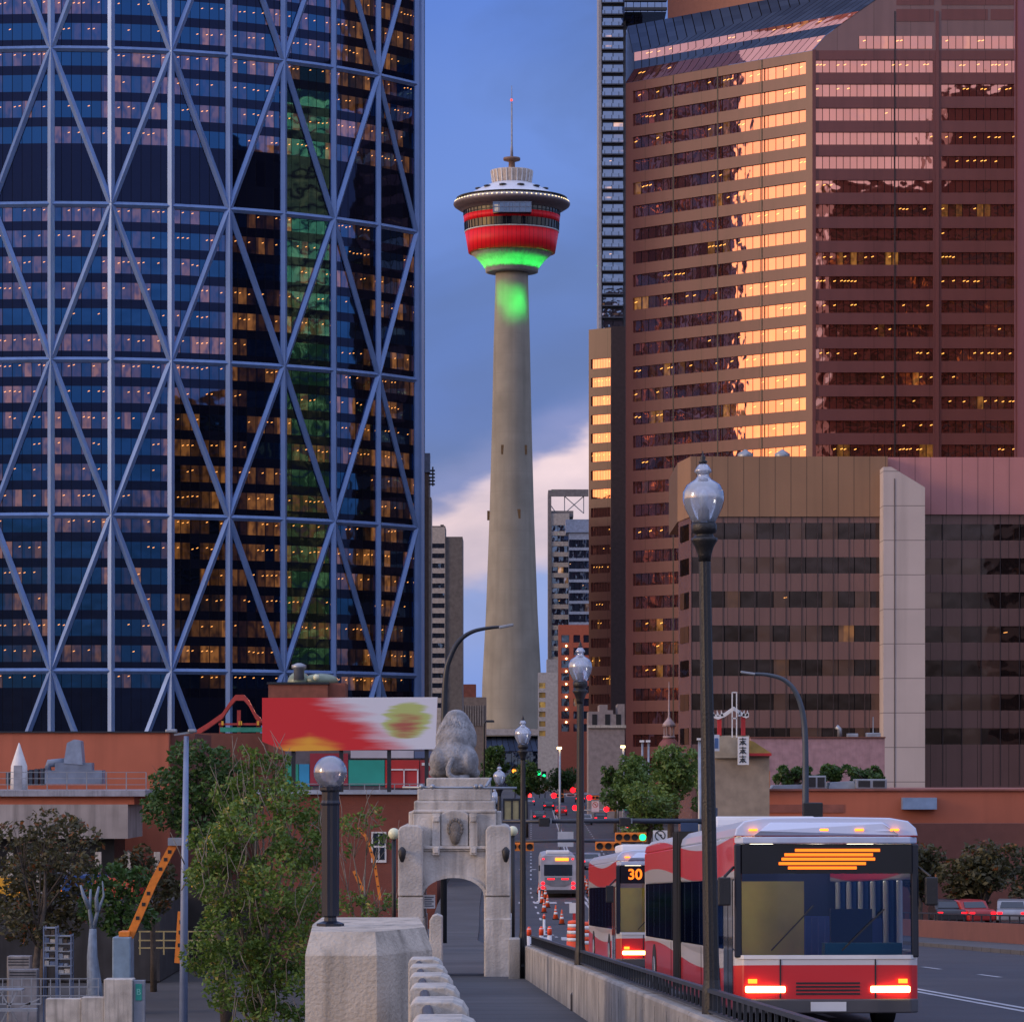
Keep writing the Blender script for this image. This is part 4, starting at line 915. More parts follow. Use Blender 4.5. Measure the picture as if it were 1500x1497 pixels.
for px, D, lb in ((850,52,'second nearest black street lamp with acorn globe, left of the bus with the number'), (766,73.3,'third black acorn street lamp, just right of the stone gateway'),
                  (731.5,99,'fourth acorn street lamp, globe showing beside the top of the gateway'), (725,119,'small acorn street lamp half hidden behind the gateway top')):
    c = repeat(a1, (X(px,D), D, gz(D)), lb); c.rotation_euler = (0,0,0)
# right-hand bridge parapet
rb = thing('bridge_parapet', 'rust coloured parapet along the far right side of the roadway', 'wall', (rx(120), 120, gz(120)))
m_ = MB(); ds2 = [20, 60, 100, 140, 192]
for a, b in zip(ds2, ds2[1:]):
    m_.prism([(rx(a)+2.9,a,gz(a)-1.5),(rx(a)+3.2,a,gz(a)-1.5),(rx(a)+3.2,a,gz(a)+.75),(rx(a)+2.9,a,gz(a)+.75)], (rx(b)-rx(a), b-a, gz(b)-gz(a)))
m_.build('wall', M['rustdark'], rb)
m_ = MB()
for a, b in zip(ds2, ds2[1:]): m_.bar((rx(a)+3.05,a,gz(a)+1.05), (rx(b)+3.05,b,gz(b)+1.05), .08, .06)
for d in range(20, 192, 2): m_.cbox((rx(d)+3.05, d, gz(d)+.9), .06, .06, .34)
m_.build('rail', M['darkmetal'], rb)
# ================================================================== VEHICLES
busm, nt, N, L = newmat('bus_livery')
out = nd(nt, 'ShaderNodeOutputMaterial'); b = nd(nt, 'ShaderNodeBsdfPrincipled'); L.new(b.outputs[0], out.inputs[0])
tc = nd(nt, 'ShaderNodeTexCoord'); sp = nd(nt, 'ShaderNodeSeparateXYZ'); L.new(tc.outputs['Object'], sp.inputs[0])
wv = math_(nt, 'MULTIPLY', math_(nt, 'SINE', math_(nt, 'MULTIPLY', sp.outputs[1], .30)), .14)
zz = math_(nt, 'ADD', sp.outputs[2], wv)
r = nd(nt, 'ShaderNodeValToRGB'); cr = r.color_ramp; cr.interpolation = 'CONSTANT'
st = [(0,(.03,.03,.035)),(.085,(.55,.015,.02)),(.285,(.55,.54,.55)),(.35,(.42,.42,.43)),(.70,(.62,.015,.02)),(.852,(.55,.62,.78))]  # top stop is roof white with reflected sky blue mixed in
while len(cr.elements) < len(st): cr.elements.new(.5)
for e, (p, c) in zip(cr.elements, st): e.position = p; e.color = (*c,1)
L.new(math_(nt, 'DIVIDE', zz, 3.2), r.inputs[0]); L.new(r.outputs[0], b.inputs['Base Color']); b.inputs['Roughness'].default_value = .3; b.inputs['Coat Weight'].default_value = .4
M['bus'] = busm
wg, nt, N, L = newmat('bus_window'); out = nd(nt, 'ShaderNodeOutputMaterial'); tr = nd(nt, 'ShaderNodeBsdfTransparent'); tr.inputs[0].default_value = (.55,.62,.7,1)
g2 = nd(nt, 'ShaderNodeBsdfGlossy'); g2.inputs['Roughness'].default_value = .05; g2.inputs[0].default_value = (.07,.15,.42,1)
fr = nd(nt, 'ShaderNodeFresnel'); fr.inputs[0].default_value = 1.5; m1 = nd(nt, 'ShaderNodeMixShader'); L.new(math_(nt, 'MULTIPLY_ADD', fr.outputs[0], 1, .16, clamp=True), m1.inputs[0]); L.new(tr.outputs[0], m1.inputs[1]); L.new(g2.outputs[0], m1.inputs[2]); L.new(m1.outputs[0], out.inputs[0])
M['buswin'] = wg
def make_bus(label, loc, rz, Ln, text=None):
    t = thing('city_bus', label, 'bus', loc, rz, 'red and white city buses', world=False)
    W_, H_ = 2.6, 3.0; b = MB()
    def side(x):   # one wall with window opening
        s = x if x == 0 else x-.08
        b.box(s, s+.08, .12, Ln-.1, .28, 1.12); b.box(s, s+.08, .12, Ln-.1, 2.12, 2.72)
        y = .12
        for w_ in [.14] + [.12]*20:
            b.box(s, s+.08, y, y+w_, 1.12, 2.12); y += 1.42
            if y > Ln-.3: break
    side(0); side(W_)
    b.box(.02, W_-.02, .1, Ln-.1, .26, .36); b.box(0, W_, Ln-.1, Ln, .28, 2.72)
    # front: lower nose slightly curved, brow over the screen, pillars
    b.prism([(0,.12,.28),(.12,-.02,.28),(.6,-.09,.28),(2.0,-.09,.28),(W_-.12,-.02,.28),(W_,.12,.28)], (0,0,.74))
    MB().prism([(0,.12,2.62),(.12,.0,2.62),(.6,-.07,2.62),(2.0,-.07,2.62),(W_-.12,.0,2.62),(W_,.12,2.62)], (0,0,.10)).build('brow', mat('brow_sky_tint', (.5,.58,.75), .35), t, bevel=.02)  # white brow with the sky's blue reflection put into its colour
    for xa_ in (0, W_-.1): MB().box(xa_, xa_+.1, .0, .12, 1.02, 2.62).build('front_pillar', mat('pillar_black', (.015,.02,.035), .2), t, bevel=.02)
    b.build('body', M['bus'], t, bevel=.03)
    rf = MB(); sec = [(0,2.722),(.03,2.84),(.14,2.94),(.4,2.985),(W_/2,3.0),(W_-.4,2.985),(W_-.14,2.94),(W_-.03,2.84),(W_,2.722)]
    rf.prism([(x,.02,z) for x, z in sec], (0,Ln-.02,0)); rf.prism([(.25,.0,2.73),(W_-.25,.0,2.73),(W_-.35,-.06,2.80),(W_-.5,0,2.92),(.5,0,2.92),(.35,-.06,2.80)], (0,.05,0))
    rf.build('roof', M['bus'], t, bevel=.02)
    MB().box(.45, W_-.45, Ln*.45, Ln*.45+2.4, 3.0, 3.2).build('air_conditioner', M['white'], t, bevel=.06)
    ws = MB(); xs = [.1,.6,1.3,2.0,W_-.1]; yy = [.03,-.05,-.07,-.05,.03]
    for i in range(4): ws.face([(xs[i],yy[i],1.03),(xs[i+1],yy[i+1],1.03),(xs[i+1],yy[i+1]+.02,2.2),(xs[i],yy[i]+.02,2.2)])
    ws.build('windscreen', M['buswin'], t)
    MB().box(.1, W_-.1, -.03, .1, 2.2, 2.615).build('sign_box', mat('sign_black', (.008,.01,.018), .12), t)
    sg = MB()
    if text:
        digits = {'3':[(0,2,0),(0,1,1),(0,0,2)], '0':[]}
    else:
        r3 = random.Random(5)
        for j, (u0_, u1_) in enumerate(((.75,1.72),(.62,1.85),(.66,1.98),(.70,1.95),(.85,2.05))):
            sg.box(u0_, u1_, -.045, -.031, 2.26+j*.062, 2.26+j*.062+.04)
    if text:
        cu = bpy.data.curves.new('num', 'FONT'); cu.body = text; cu.size = .34; cu.align_x = 'CENTER'; cu.align_y = 'CENTER'; cu.extrude = .003; cu.offset = .008
        fo = bpy.data.objects.new('num', cu); COL.objects.link(fo); fo.rotation_euler = (R(90),0,0); me = evalmesh(fo)
        me.transform(Matrix.Translation((.44,-.04,2.40)) @ Matrix.Rotation(R(90),4,'X')); bpy.data.objects.remove(fo)
        so_ = bpy.data.objects.new('destination_number', me); COL.objects.link(so_); so_.parent = t; me.materials.clear(); me.materials.append(M['L_led'])
    else: sg.build('destination_display', M['L_led'], t)
    for k in range(5): MB().box(.2+k*.5, .32+k*.5, -.05, -.0, 2.80, 2.83).build('clearance_lamp', M['L_amber'], t)
    MB().prism([(.04,.05,1.0),(.12,-.04,1.0),(.6,-.105,1.0),(2.0,-.105,1.0),(W_-.12,-.04,1.0),(W_-.04,.05,1.0)], (0,0,.055)).build('white_trim', M['white'], t)
    MB().prism([(-.01,.12,.24),(.12,-.06,.24),(.6,-.14,.24),(2.0,-.14,.24),(W_-.12,-.06,.24),(W_+.01,.12,.24)], (0,0,.20)).build('bumper', mat('bumper_grey', (.08,.075,.08), .5), t, bevel=.02)
    for x in (.14, W_-.70): MB().box(x, x+.56, -.125, -.02, .53, .62).build('headlight', M['L_white'], t, bevel=.02)
    for x in (.18, W_-.3): MB().box(x, x+.12, -.115, -.02, .66, .72).build('turn_signal', M['L_amber'], t)
    for s, x in ((-1, -.16), (1, W_+.16)):
        MB().box(x-.09, x+.09, -.16, -.08, 1.75, 2.15).bar((x-s*.16, .1, 2.3), (x, -.1, 2.15), .04, .04).build('mirror', M['black'], t, bevel=.02)
    wp = MB().bar((.5,-.10,1.12),(1.1,-.10,1.75),.02,.02).bar((1.5,-.10,1.12),(2.1,-.10,1.7),.02,.02); wp.build('wiper', M['black'], t)
    for x in (-.004, W_-.004):
        gw = MB(); gw.box(x, x+.008, 1.8, Ln-.25, 1.12, 2.12); gw.build('side_windows', M['buswin'], t)
    gw = MB().box(-.008,-.002,.3,1.65,.42,2.12); gw.build('front_door', M['G_bus'], t)
    if Ln > 14:
        for k in range(9): MB().box(-.03-.02*(k%2), W_+.03+.02*(k%2), Ln*.52+k*.14, Ln*.52+k*.14+.13, .35, 2.96+.02*(k%2)).build('bellows_fold', M['rubber'], t)
        for q_1 in (5.5, 9.6+2): MB().box(-.006,-.001, q_1, q_1+.03, .3, 1.1).build('panel_seam', M['black'], t)
    for x_ in (.62, 1.96): MB().box(x_, x_+.02, -.1, -.085, .45, 1.0).build('panel_seam', M['black'], t)
    MB().box(1.05, 1.55, -.15, -.13, .27, .40).build('number_plate', M['white'], t)
    for k in range(4): MB().box(.85, 1.75, -.1, -.088, .50+k*.05, .525+k*.05).build('grille_slat', M['black'], t)
    MB().box(-.012,-.008,.95,1.0,.42,2.12).build('door_edge', M['black'], t)
    for y in (2.75, Ln-2.6):
        for s in (0, 1):
            x = -.015 if s == 0 else W_-.285
            wl = MB().tube([(x,y,.50),(x+.3,y,.50)], .50, 24, smooth=False); wo_ = wl.build('wheel', M['rubber'], t)
            MB().tube([(x-.01 if s == 0 else x+.295,y,.5),(x+.02 if s == 0 else x+.315,y,.5)], .27, 16).build('rim', M['galv'], wo_)
    # inside
    MB().box(.2,1.2,1.9,1.95,.5,2.1).build('interior_glow_panel', mat('glow_panel_yellow', (.75,.65,.10), .6), t)  # yellow panel stands in for interior light behind the windscreen
    MB().box(1.3,2.4,.25,.6,.9,1.22).build('dashboard', mat('dash_teal', (.02,.22,.25), .5), t)
    se = MB()
    for k in range(int((Ln-4)/.85)):
        for x in (.15, 1.75): se.box(x, x+.75, 3+k*.85, 3.1+k*.85, .8, 1.55)
    sse = se.build('seat_rows', mat('seat_blue', (.03,.06,.25), .8), t); sse['kind'] = 'stuff'
    MB().box(1.5,2.1,1.15,1.3,.9,1.7).build('driver_seat', M['black'], t)
    for x in (.5, 1.95): MB().box(x, x+.15, 1, Ln-1, 2.62, 2.66).build('ceiling_light', lamp_mat('bus_ceiling_light', (1,.85,.6), 5), t)
    return t
D = 48.0; b1 = make_bus('nearest red and white bus with blazing amber headlights filling the lane behind the tall lamp', (X(1077,D), D, gz(D)-.14), math.atan(.0308), 18.2)
b1.rotation_euler = (R(-2.1), 0, math.atan(.0308))
D = 80.0; b2 = make_bus('second red bus showing orange route number 30, partly hidden behind the nearest bus', (X(903,D), D, gz(D)-.14), math.atan(.0308), 12.2, '30')
b2.rotation_euler = (R(-2.1), 0, math.atan(.0308))
# bus seen from behind
D = 243.0; b3 = thing('city_bus', 'white bus seen from behind with eight glowing red tail lamps', 'bus', (X(817.5,D), D, gz(D)-.14), group='red and white city buses', world=False)
m_ = MB().prism([(x,0,z) for x, z in ((-1.3,.35),(-1.3,2.6),(-1.2,2.95),(-.9,3.05),(.9,3.05),(1.2,2.95),(1.3,2.6),(1.3,.35))], (0,12,0)); m_.build('body', mat('bus_back_white', (.42,.44,.5), .4), b3, bevel=.05)
MB().box(-.85,.85,1.0,2.6,3.06,3.32).build('air_conditioner', M['white'], b3, bevel=.08)
MB().prism([(-1.0,-.02,1.55),(1.0,-.02,1.55),(1.0,-.02,2.35),(-1.0,-.02,2.35)], (0,.03,0)).build('rear_window', M['G_bus'], b3)
MB().prism([(-.95,-.03,1.0),(-.5,-.03,.8),(.5,-.03,.8),(.95,-.03,1.0),(.95,-.03,1.45),(-.95,-.03,1.45)], (0,.03,0)).build('engine_hatch', mat('hatch_grey', (.2,.21,.24), .5), b3)
for s in (-1, 1):
    for z in (.72, 1.02): MB().ball((s*1.08,-.03,z), .13, .06, .10, 10, 8).build('tail_lamp', M['L_red'], b3)
    MB().box(s*.5-.25, s*.5+.25, -.04, -.0, 1.28, 1.36).build('brake_bar', M['L_red'], b3)
    MB().ball((s*1.05,-.03,2.75), .07, .05, .05, 8, 6).build('marker_lamp', M['L_red'], b3)
    MB().tube([(s*1.15-.15,1.6,.45),(s*1.15+.15,1.6,.45)], .5, 16).build('wheel', M['rubber'], b3)
MB().box(-.2,.75,-.05,-.0,2.62,2.82).build('rear_sign', M['L_amber'], b3); MB().box(-1.28,1.28,-.06,.3,.3,.55).build('bumper', M['black'], b3)
for px in (798,): MB().box(-1.38,-1.3,.0,.1,1.9,2.3).build('mirror', M['black'], b3)
# cars
def make_car(col, label, loc, rz=0, lights='L_red', van=False):
    t = thing('parked_car' if lights is None else 'car', label, 'car', loc, rz, 'cars around the street', world=False)
    h = 1.9 if van else 1.45
    pr_ = [(0,.3),(0,.75),(.15,.92),(.9,.98),(1.3,h-.05),(1.7,h),(3.2,h),(3.6,h-.1),(4.2,.95),(4.45,.8),(4.5,.3)] if not van else [(0,.3),(0,1.0),(.1,1.7),(.25,h),(3.4,h),(3.9,1.3),(4.4,1.1),(4.5,.3)]
    MB().prism([(-.88,y,z) for y, z in pr_], (1.76,0,0)).build('body', col, t, bevel=.08)
    g_ = MB()
    if not van: g_.prism([(-.7,.95,1.0),(.7,.95,1.0),(.62,1.27,h-.12),(-.62,1.27,h-.12)], (0,-.06,.02)); g_.box(-.9,.9,1.5,3.3,1.02,h-.12); g_.prism([(-.7,4.1,1.0),(.7,4.1,1.0),(.62,3.65,h-.14),(-.62,3.65,h-.14)], (0,.06,.02))
    else: g_.box(-.7,.7,-.01,.1,1.2,1.65); g_.box(-.9,.9,2.4,3.4,1.2,1.7)
    g_.build('windows', M['G_bus'], t)
    for y in (.85, 3.6):
        for x in (-.92, .72): MB().tube([(x,y,.33),(x+.2,y,.33)], .33, 14, smooth=False).build('wheel', M['rubber'], t)
    if lights:
        for s in (-1, 1): MB().box(s*.68-.14, s*.68+.14, -.03, .02, .68, .80).build('tail_lamp', M[lights], t)
    return t
# ================================================================== TREES
def leaves(mb, tint, c, r, n, size, rn, hole=.0):
    c = Vector(c); r = Vector(r)
    for _ in range(n):
        while True:
            p = Vector((rn.uniform(-1,1), rn.uniform(-1,1), rn.uniform(-1,1)))
            l = p.length
            if l < 1 and l > rn.random()*.75: break
        q = c + Vector((p.x*r.x, p.y*r.y, p.z*r.z))
        nz_ = mnoise.noise(q*(1.1/max(.6, r.x*.4)))
        if nz_ < hole: continue
        s = size*rn.uniform(.6,1.35); a = Vector((rn.uniform(-1,1), rn.uniform(-1,1), rn.uniform(-.7,.7))).normalized()
        b = a.cross(Vector((rn.uniform(-1,1), rn.uniform(-1,1), rn.uniform(-.3,1)))).normalized()*.55
        i = len(mb.v); mb.v += [q - a*s*.5, q + b*s*.5, q + a*s*.6, q - b*s*.5]; mb.f.append([i,i+1,i+2,i+3])
        tint.append(min(1, max(0, .42 + nz_*.7 + rn.uniform(-.28,.28) + p.z*.08)))
def put_tint(o, tint):
    at = o.data.attributes.new('tint', 'FLOAT', 'FACE'); at.data.foreach_set('value', tint)
def tree(name, label, base, clumps, n, size, lm, tr=.25, seed=1, group=None, hole=-.12, bark='bark', twigs=0):
    """clumps: (px, py, D, radius_px) seen from the camera; base: world point"""
    rn = random.Random(seed); base = Vector(base)
    t = thing(name, label, 'tree', base, group=group); OFFb = base
    cs = [(P(a, b, d), r_/F*d) for a, b, d, r_ in clumps]
    topz = max(c.z for c, _ in cs); cx_ = sum(c.x for c, _ in cs)/len(cs); cy_ = sum(c.y for c, _ in cs)/len(cs); lowz = min(c.z for c, _ in cs)
    fork = Vector((base.x*.5+cx_*.5, base.y*.5+cy_*.5, base.z + (lowz-base.z)*.8)); tp = Vector((cx_, cy_, base.z+(topz-base.z)*.8))
    m_ = MB().tube([base, base.lerp(fork,.5)+Vector((.1*tr,0,0)), fork, fork.lerp(tp,.5)+Vector((tr,0,0)), tp], [tr*1.25, tr, tr*.85, tr*.5, tr*.15], 9)
    for c, r_ in cs:
        s = fork.lerp(tp, rn.uniform(.0,.6)); mid = s.lerp(c,.55) + Vector((rn.uniform(-.3,.3)*r_, rn.uniform(-.3,.3)*r_, .25*r_)); m_.tube([s, mid, c], [tr*.35, tr*.2, tr*.05], 6)
        for _ in range(5):
            e = c + Vector((rn.uniform(-1,1), rn.uniform(-1,1), rn.uniform(-.7,1)))*r_*.9; m_.tube([mid, mid.lerp(e,.5)+Vector((0,0,.1*r_)), e], [tr*.12, tr*.08, tr*.02], 4)
    m_.build('trunk', M[bark], t)
    mb = MB(); tint = []; tot = sum(r_**2 for _, r_ in cs)
    for c, r_ in cs: leaves(mb, tint, c, (r_, r_*.9, r_*.82), int(n*r_*r_/tot), size, rn, hole)
    o = mb.build('crown', M[lm], t); put_tint(o, tint)
    if twigs:
        w_ = MB()
        for _ in range(twigs):
            c, r_ = rn.choice(cs); a = c + Vector((rn.uniform(-1,1)*r_, -r_*rn.uniform(.3,.9), rn.uniform(-1,.6)*r_)); e = a + Vector((rn.uniform(-.5,.5), rn.uniform(-.2,.2), rn.uniform(.4,1.3)))
            w_.tube([a, a.lerp(e,.5)+Vector((rn.uniform(-.15,.15),0,0)), e], [.02,.016,.006], 4)
        w_.build('bare_twigs', M['palebark'], t)
    return t
cl = [(385,1150,112,45),(340,1165,112,35),(430,1175,111,40),(375,1215,110,62),(310,1235,111,38),(440,1240,111,45),(330,1290,110,58),(410,1300,109,62),(290,1290,112,28),(450,1330,111,38),
      (345,1365,110,62),(415,1385,110,58),(300,1400,111,38),(350,1440,110,60),(425,1450,110,52),(395,1500,110,60),(320,1255,110,40),(360,1110,112,24),(405,1115,112,22),(455,1210,112,28),(470,1290,112,24)]
tree('leafy_tree', 'large green leafy tree with pale twigs filling the foreground left of the globe lamp', (X(385,111),111,-15.3), cl, 36000, .15, 'leafA', .22, 11, hole=-.02, twigs=110, bark='palebark')
cl = [(280,1110,190,36),(320,1120,190,34),(250,1150,190,34),(300,1160,190,42),(240,1190,190,34),(290,1205,190,40),(345,1150,190,34),(340,1195,190,36),(225,1175,192,20)]
tree('leafy_tree', 'darker green tree behind the blue lamp post, below the rust wall', (X(335,190),190,-15.3), cl, 9000, .28, 'leafB', .3, 12)
cl = [(60,1235,232,34),(100,1215,232,28),(40,1280,230,38),(95,1275,231,40),(60,1325,230,44),(120,1320,230,36),(20,1320,231,34),(100,1355,231,26),(30,1365,231,28)]
tree('dark_tree', 'dark bronze shrubby tree at the far left edge', (X(62,231),231,-15.3), cl, 5200, .42, 'leafD', .3, 13, hole=-.02)
cl = [(160,1290,226,36),(190,1320,226,30),(145,1330,226,34),(175,1355,226,28),(205,1285,226,20),(215,1345,227,20)]
tree('dark_tree', 'dark bronze shrubby tree around the foot of the orange boom', (X(175,226),226,-15.3), cl, 3600, .40, 'leafB', .25, 14, hole=-.02)
cl = [(520,1210,150,26),(545,1195,150,22),(500,1245,150,20),(560,1235,150,18),(535,1330,150,32),(565,1325,150,22),(505,1320,150,25)]
tree('thin_tree', 'thin sparse tree against the red brick wall left of the gateway', (X(530,150),150,-15.3), cl, 1900, .2, 'leafA', .12, 15, hole=.02, bark='palebark', twigs=24)
def bushy(px0, px1, py0, py1, D, label, lm, n, size, seed, base=None, name='street_tree', grp='trees along the street'):
    rn = random.Random(seed*7); c = []; w_ = px1-px0; h_ = py1-py0; nn = 9 if w_ < 1.6*h_ else 16
    for k in range(nn):
        c.append((px0+w_*(.15+.7*rn.random()), py0+h_*(.22+.6*rn.random()), D+rn.uniform(-1.5,1.5), min(w_,h_)*rn.uniform(.20,.30)))
    c.append(((px0+px1)/2, (py0+py1)/2, D, min(w_,h_)*.36))
    tree(name, label, (X((px0+px1)/2,D), D, base if base is not None else gz(D)-.1), c, n, size, lm, .28, seed, group=grp)
bushy(885,965,1085,1205,262,'fresh green street tree, leftmost of the clump right of the road','leafC',7000,.30,21)
bushy(935,1030,1080,1215,250,'fresh green street tree in the middle of the clump right of the road','leafC',8000,.30,22)
bushy(1000,1082,1085,1200,256,'fresh green street tree, rightmost of the clump beside the tall lamp','leafC',7000,.30,23)
bushy(905,990,1140,1235,235,'low leafy tree beneath the signal arm right of the road','leafC',5000,.28,24)
bushy(1010,1090,1150,1215,240,'low dark tree behind the tall black lamp','leafB',4500,.28,25)
bushy(697,745,1078,1165,420,'dark green street tree just right of the gateway top','leafB',5000,.42,26)
bushy(740,800,1100,1175,400,'dark green street tree above the red signals','leafB',5000,.42,27)
bushy(880,925,1110,1170,420,'dark green street tree below the grey battlement building','leafB',4000,.42,28)
bushy(798,850,1120,1165,640,'far dark street tree at the end of the street','leafB',3000,.5,29)
for i, (a, b, c_, d_, nm_) in enumerate(((1130,1200,1118,1152,'left'),(1190,1250,1112,1152,'middle'),(1240,1298,1118,1152,'right'))):
    bushy(a,b,c_,d_,232,'roof garden shrub against the pink wall, %s of three' % nm_,'leafB',2600,.26,30+i, base=Z(1156,232), name='shrub', grp='shrubs against the pink wall')
bushy(1380,1500,1205,1350,205,'dark tree at the right edge behind the rust parapet','leafD',5200,.36,41,base=-15.3)
bushy(1300,1400,1200,1345,212,'dark tree right of the nearest bus, behind the parapet','leafD',5000,.36,42,base=-15.3)
bushy(1470,1600,1200,1340,214,'dark tree cut by the right edge of the view','leafD',4500,.36,43,base=-15.3)
# ================================================================== LEFT SIDE BUILDINGS
D = 300.0; rw = thing('rust_building', 'long rust-orange flat building below the glass skyscraper', 'building', (X(100,D), D+10, -15.2))
MB().box(X(-260,D), X(247,D), D, D+18, -15.2, Z(1073,D)).build('wall', M['rust'], rw)
MB().box(X(247,D)+.01, X(283,D), D+1.5, D+18, -15.2, Z(1074,D)).build('recessed_wall', M['rustdark'], rw)
MB().box(X(-262,D), X(249,D), D-.25, D+18.2, Z(1073,D), Z(1071,D)).build('coping', M['darkmetal'], rw)
D = 285.0; dk = thing('parking_deck', 'pale concrete parking deck with long horizontal bands at far left', 'building', (X(60,D), D+5, -15.2))
x0, x1 = X(-260,D), X(214,D)
MB().box(x0, x1, D-.6, D+12, Z(1166,D), Z(1157,D)).build('deck_slab', mat('deck_grey', (.36,.37,.42), .8, streak=.5), dk)
MB().box(x0, x1-1, D, D+11, Z(1178,D), Z(1166,D)).build('rust_band', M['rust'], dk)
MB().box(x0, x1-1.5, D-.2, D+11, Z(1228,D), Z(1178,D)).build('pale_wall', mat('pale_stained_wall', (.42,.38,.36), .85, var=.25, scale=.3, streak=.9), dk)
MB().box(x0, x1-3, D+3, D+11, -15.2, Z(1228,D)).build('deck_shade_block', M['black'], dk)  # solid black block standing in for the shade beneath the deck
m_ = MB()
for k in range(12): m_.cbox((x0+1+k*2.45, D-.1, -10.9+.0), .5, .5, 8.4)
m_.build('pillar', M['concrete'], dk)
fr_ = thing('deck_railing', 'thin steel railing on the edge of the parking deck', 'railing', (X(60,D), D-.4, Z(1157,D)))
m_ = MB()
for px in range(-250, 216, 29): m_.bar(P(px,1157,D-.4), P(px,1131,D-.4), .08, .08)
for y in (1131, 1140, 1149): m_.bar(P(-260,y,D-.4), P(214,y,D-.4), .05, .05)
m_.build('rails', M['galv'], fr_)
D = 291.0
vt = thing('white_vent', 'white tapered rooftop vent standing before the rust wall, far left', 'vent', P(28,1157,D))
MB().lathe([(.75,Z(1157,D)),(.7,Z(1122,D)),(.12,Z(1092,D)),(.04,Z(1088,D))], (X(28,D),D,0), 16).build('cone', M['white'], vt); MB().box(X(22,D),X(34,D),D-.8,D+.8,Z(1157,D)+.02,Z(1121,D)).build('base', mat('grey_base', (.3,.31,.34), .7), vt)
vt = thing('blue_grey_stack', 'blue-grey tapered roof stack with grey ductwork before the rust wall', 'vent', P(107,1157,D))
MB().prism([P(93,1118,D),P(98,1088,D),P(108,1083,D),P(118,1085,D),P(121,1120,D)], (0,2,0)).build('stack', mat('blue_grey_sheet', (.26,.32,.42), .5, metal=.2), vt)
m_ = MB(); m_.box(X(66,D),X(150,D),D-.3,D+2.2,Z(1148,D),Z(1128,D)).box(X(80,D),X(134,D),D+.1,D+2,Z(1128,D),Z(1117,D)).tube([P(70,1128,D+.5),P(72,1118,D+.5),P(95,1116,D+.5)], .35, 8); m_.build('ductwork', mat('duct_grey', (.2,.25,.34), .5, var=.3, scale=.6), vt)
m_ = MB()
for k in range(7): m_.box(X(8+k*8.4,D),X(13+k*8.4,D),D+.2,D+1.6,Z(1150,D),Z(1131-(k*37%9),D))
v3 = thing('rooftop_units', 'row of dark rooftop units at far left before the rust wall', 'air conditioner', P(35,1155,D)); m_.build('casing', mat('unit_dark', (.07,.08,.10), .6), v3)
# pagoda gable & rust roof further back
D = 330.0; pg = thing('pagoda_gate', 'red curved pagoda gable with posts on a rooftop', 'gate', P(336,1074,D))
cv = [(284,1073),(305,1060),(325,1046),(338,1027),(345,1019),(357,1019),(364,1027),(374,1046),(384,1056)]
m_ = MB()
for a, b in zip(cv, cv[1:]): m_.bar(P(*a,D), P(*b,D), 1.0, .35, up=(0,1,0)) if False else m_.obox(P(*a,D)-Vector((0,0,.45)), P(*b,D)-P(*a,D), Vector((0,1.2,0)), Vector((0,0,.55)))
m_.build('curved_roof', mat('pagoda_red', (.45,.05,.04), .5), pg)
m_ = MB()
for px in (324,350,378): m_.bar(P(px,1074,D+.5), P(px,1040 if px == 350 else 1056,D+.5), .35, .35)
m_.box(X(320,D),X(390,D),D,D+.8,Z(1062,D),Z(1059,D)); m_.build('posts', mat('pagoda_red2', (.38,.04,.035), .6), pg)
m_ = MB().box(X(322,D),X(392,D),D+.2,D+.6,Z(1072,D),Z(1065,D)); m_.build('teal_frieze', mat('teal_paint', (.03,.35,.26), .6), pg)
m_ = MB()
for px in (326,351,353,378): m_.box(X(px,D)-.1,X(px,D)+.1,D-.1,D+.0,Z(1062,D),Z(1056,D))
m_.build('gold_bracket', M['yellow'], pg)
MB().box(X(284,D),X(420,D),D-2,D+10,-15,Z(1074,D)).build('wall', M['rustdark'], pg)
D = 320.0; ph_ = thing('rooftop_house', 'small brick rooftop house with skylight domes behind the striped mural', 'building', P(448,1026,D))
MB().box(X(393,D),X(480,D),D,D+6,-15,Z(1002,D)).box(X(480,D),X(505,D),D+1,D+6,-15,Z(1000,D)).build('wall', mat('brick_brown', (.25,.08,.05), .8), ph_)
MB().box(X(391,D),X(482,D),D-.2,D+6.2,Z(1002,D),Z(999,D)).build('coping', M['darkmetal'], ph_)
MB().ball(P(438,999,D+3), 1.1, 1.1, 1.0).ball(P(470,997,D+3), 1.7, 1.2, .7).build('dome', mat('dome_green', (.22,.28,.2), .35), ph_)
MB().lathe([(.5,0),(.5,1.0),(.7,1.1),(.7,1.4),(.2,1.6)], P(438,996,D+1), 12).build('vent', M['galv'], ph_); MB().ball(P(463,992,D+1), .3).build('roof_lamp', M['milk'], ph_)
# chinatown block with mural
D = 262.0; cb = thing('brick_building', 'red brick building with colourful upper shopfronts behind the foreground tree', 'building', (X(500,D), D+8, -15.2))
MB().box(X(372,D), X(640,D), D, D+20, -15.2, Z(1163,D)).build('wall', M['brick'], cb)
MB().box(X(368,D), X(642,D), D-.4, D+20.2, Z(1163,D), Z(1157,D)).build('cornice', mat('pale_blue_trim', (.42,.50,.62), .5), cb)
m_ = MB(); m_.box(X(544,D),X(566,D),D-.12,D-.001,Z(1263,D),Z(1218,D)); w_ = m_.build('window', M['white'], cb)
m_ = MB(); 
for (a,b,c_,d_) in ((546.5,554,1220,1238),(556,563.5,1220,1238),(546.5,554,1241,1259),(556,563.5,1241,1259)): m_.box(X(a,D),X(b,D),D-.14,D-.121,Z(d_,D),Z(c_,D))
m_.build('pane', M['G_bus'], w_)
MB().box(X(415,D),X(640,D),D+2,D+18,Z(1157,D)+.01,Z(1098,D)).build('upper_storey', mat('upper_grey', (.12,.11,.13), .7), cb)
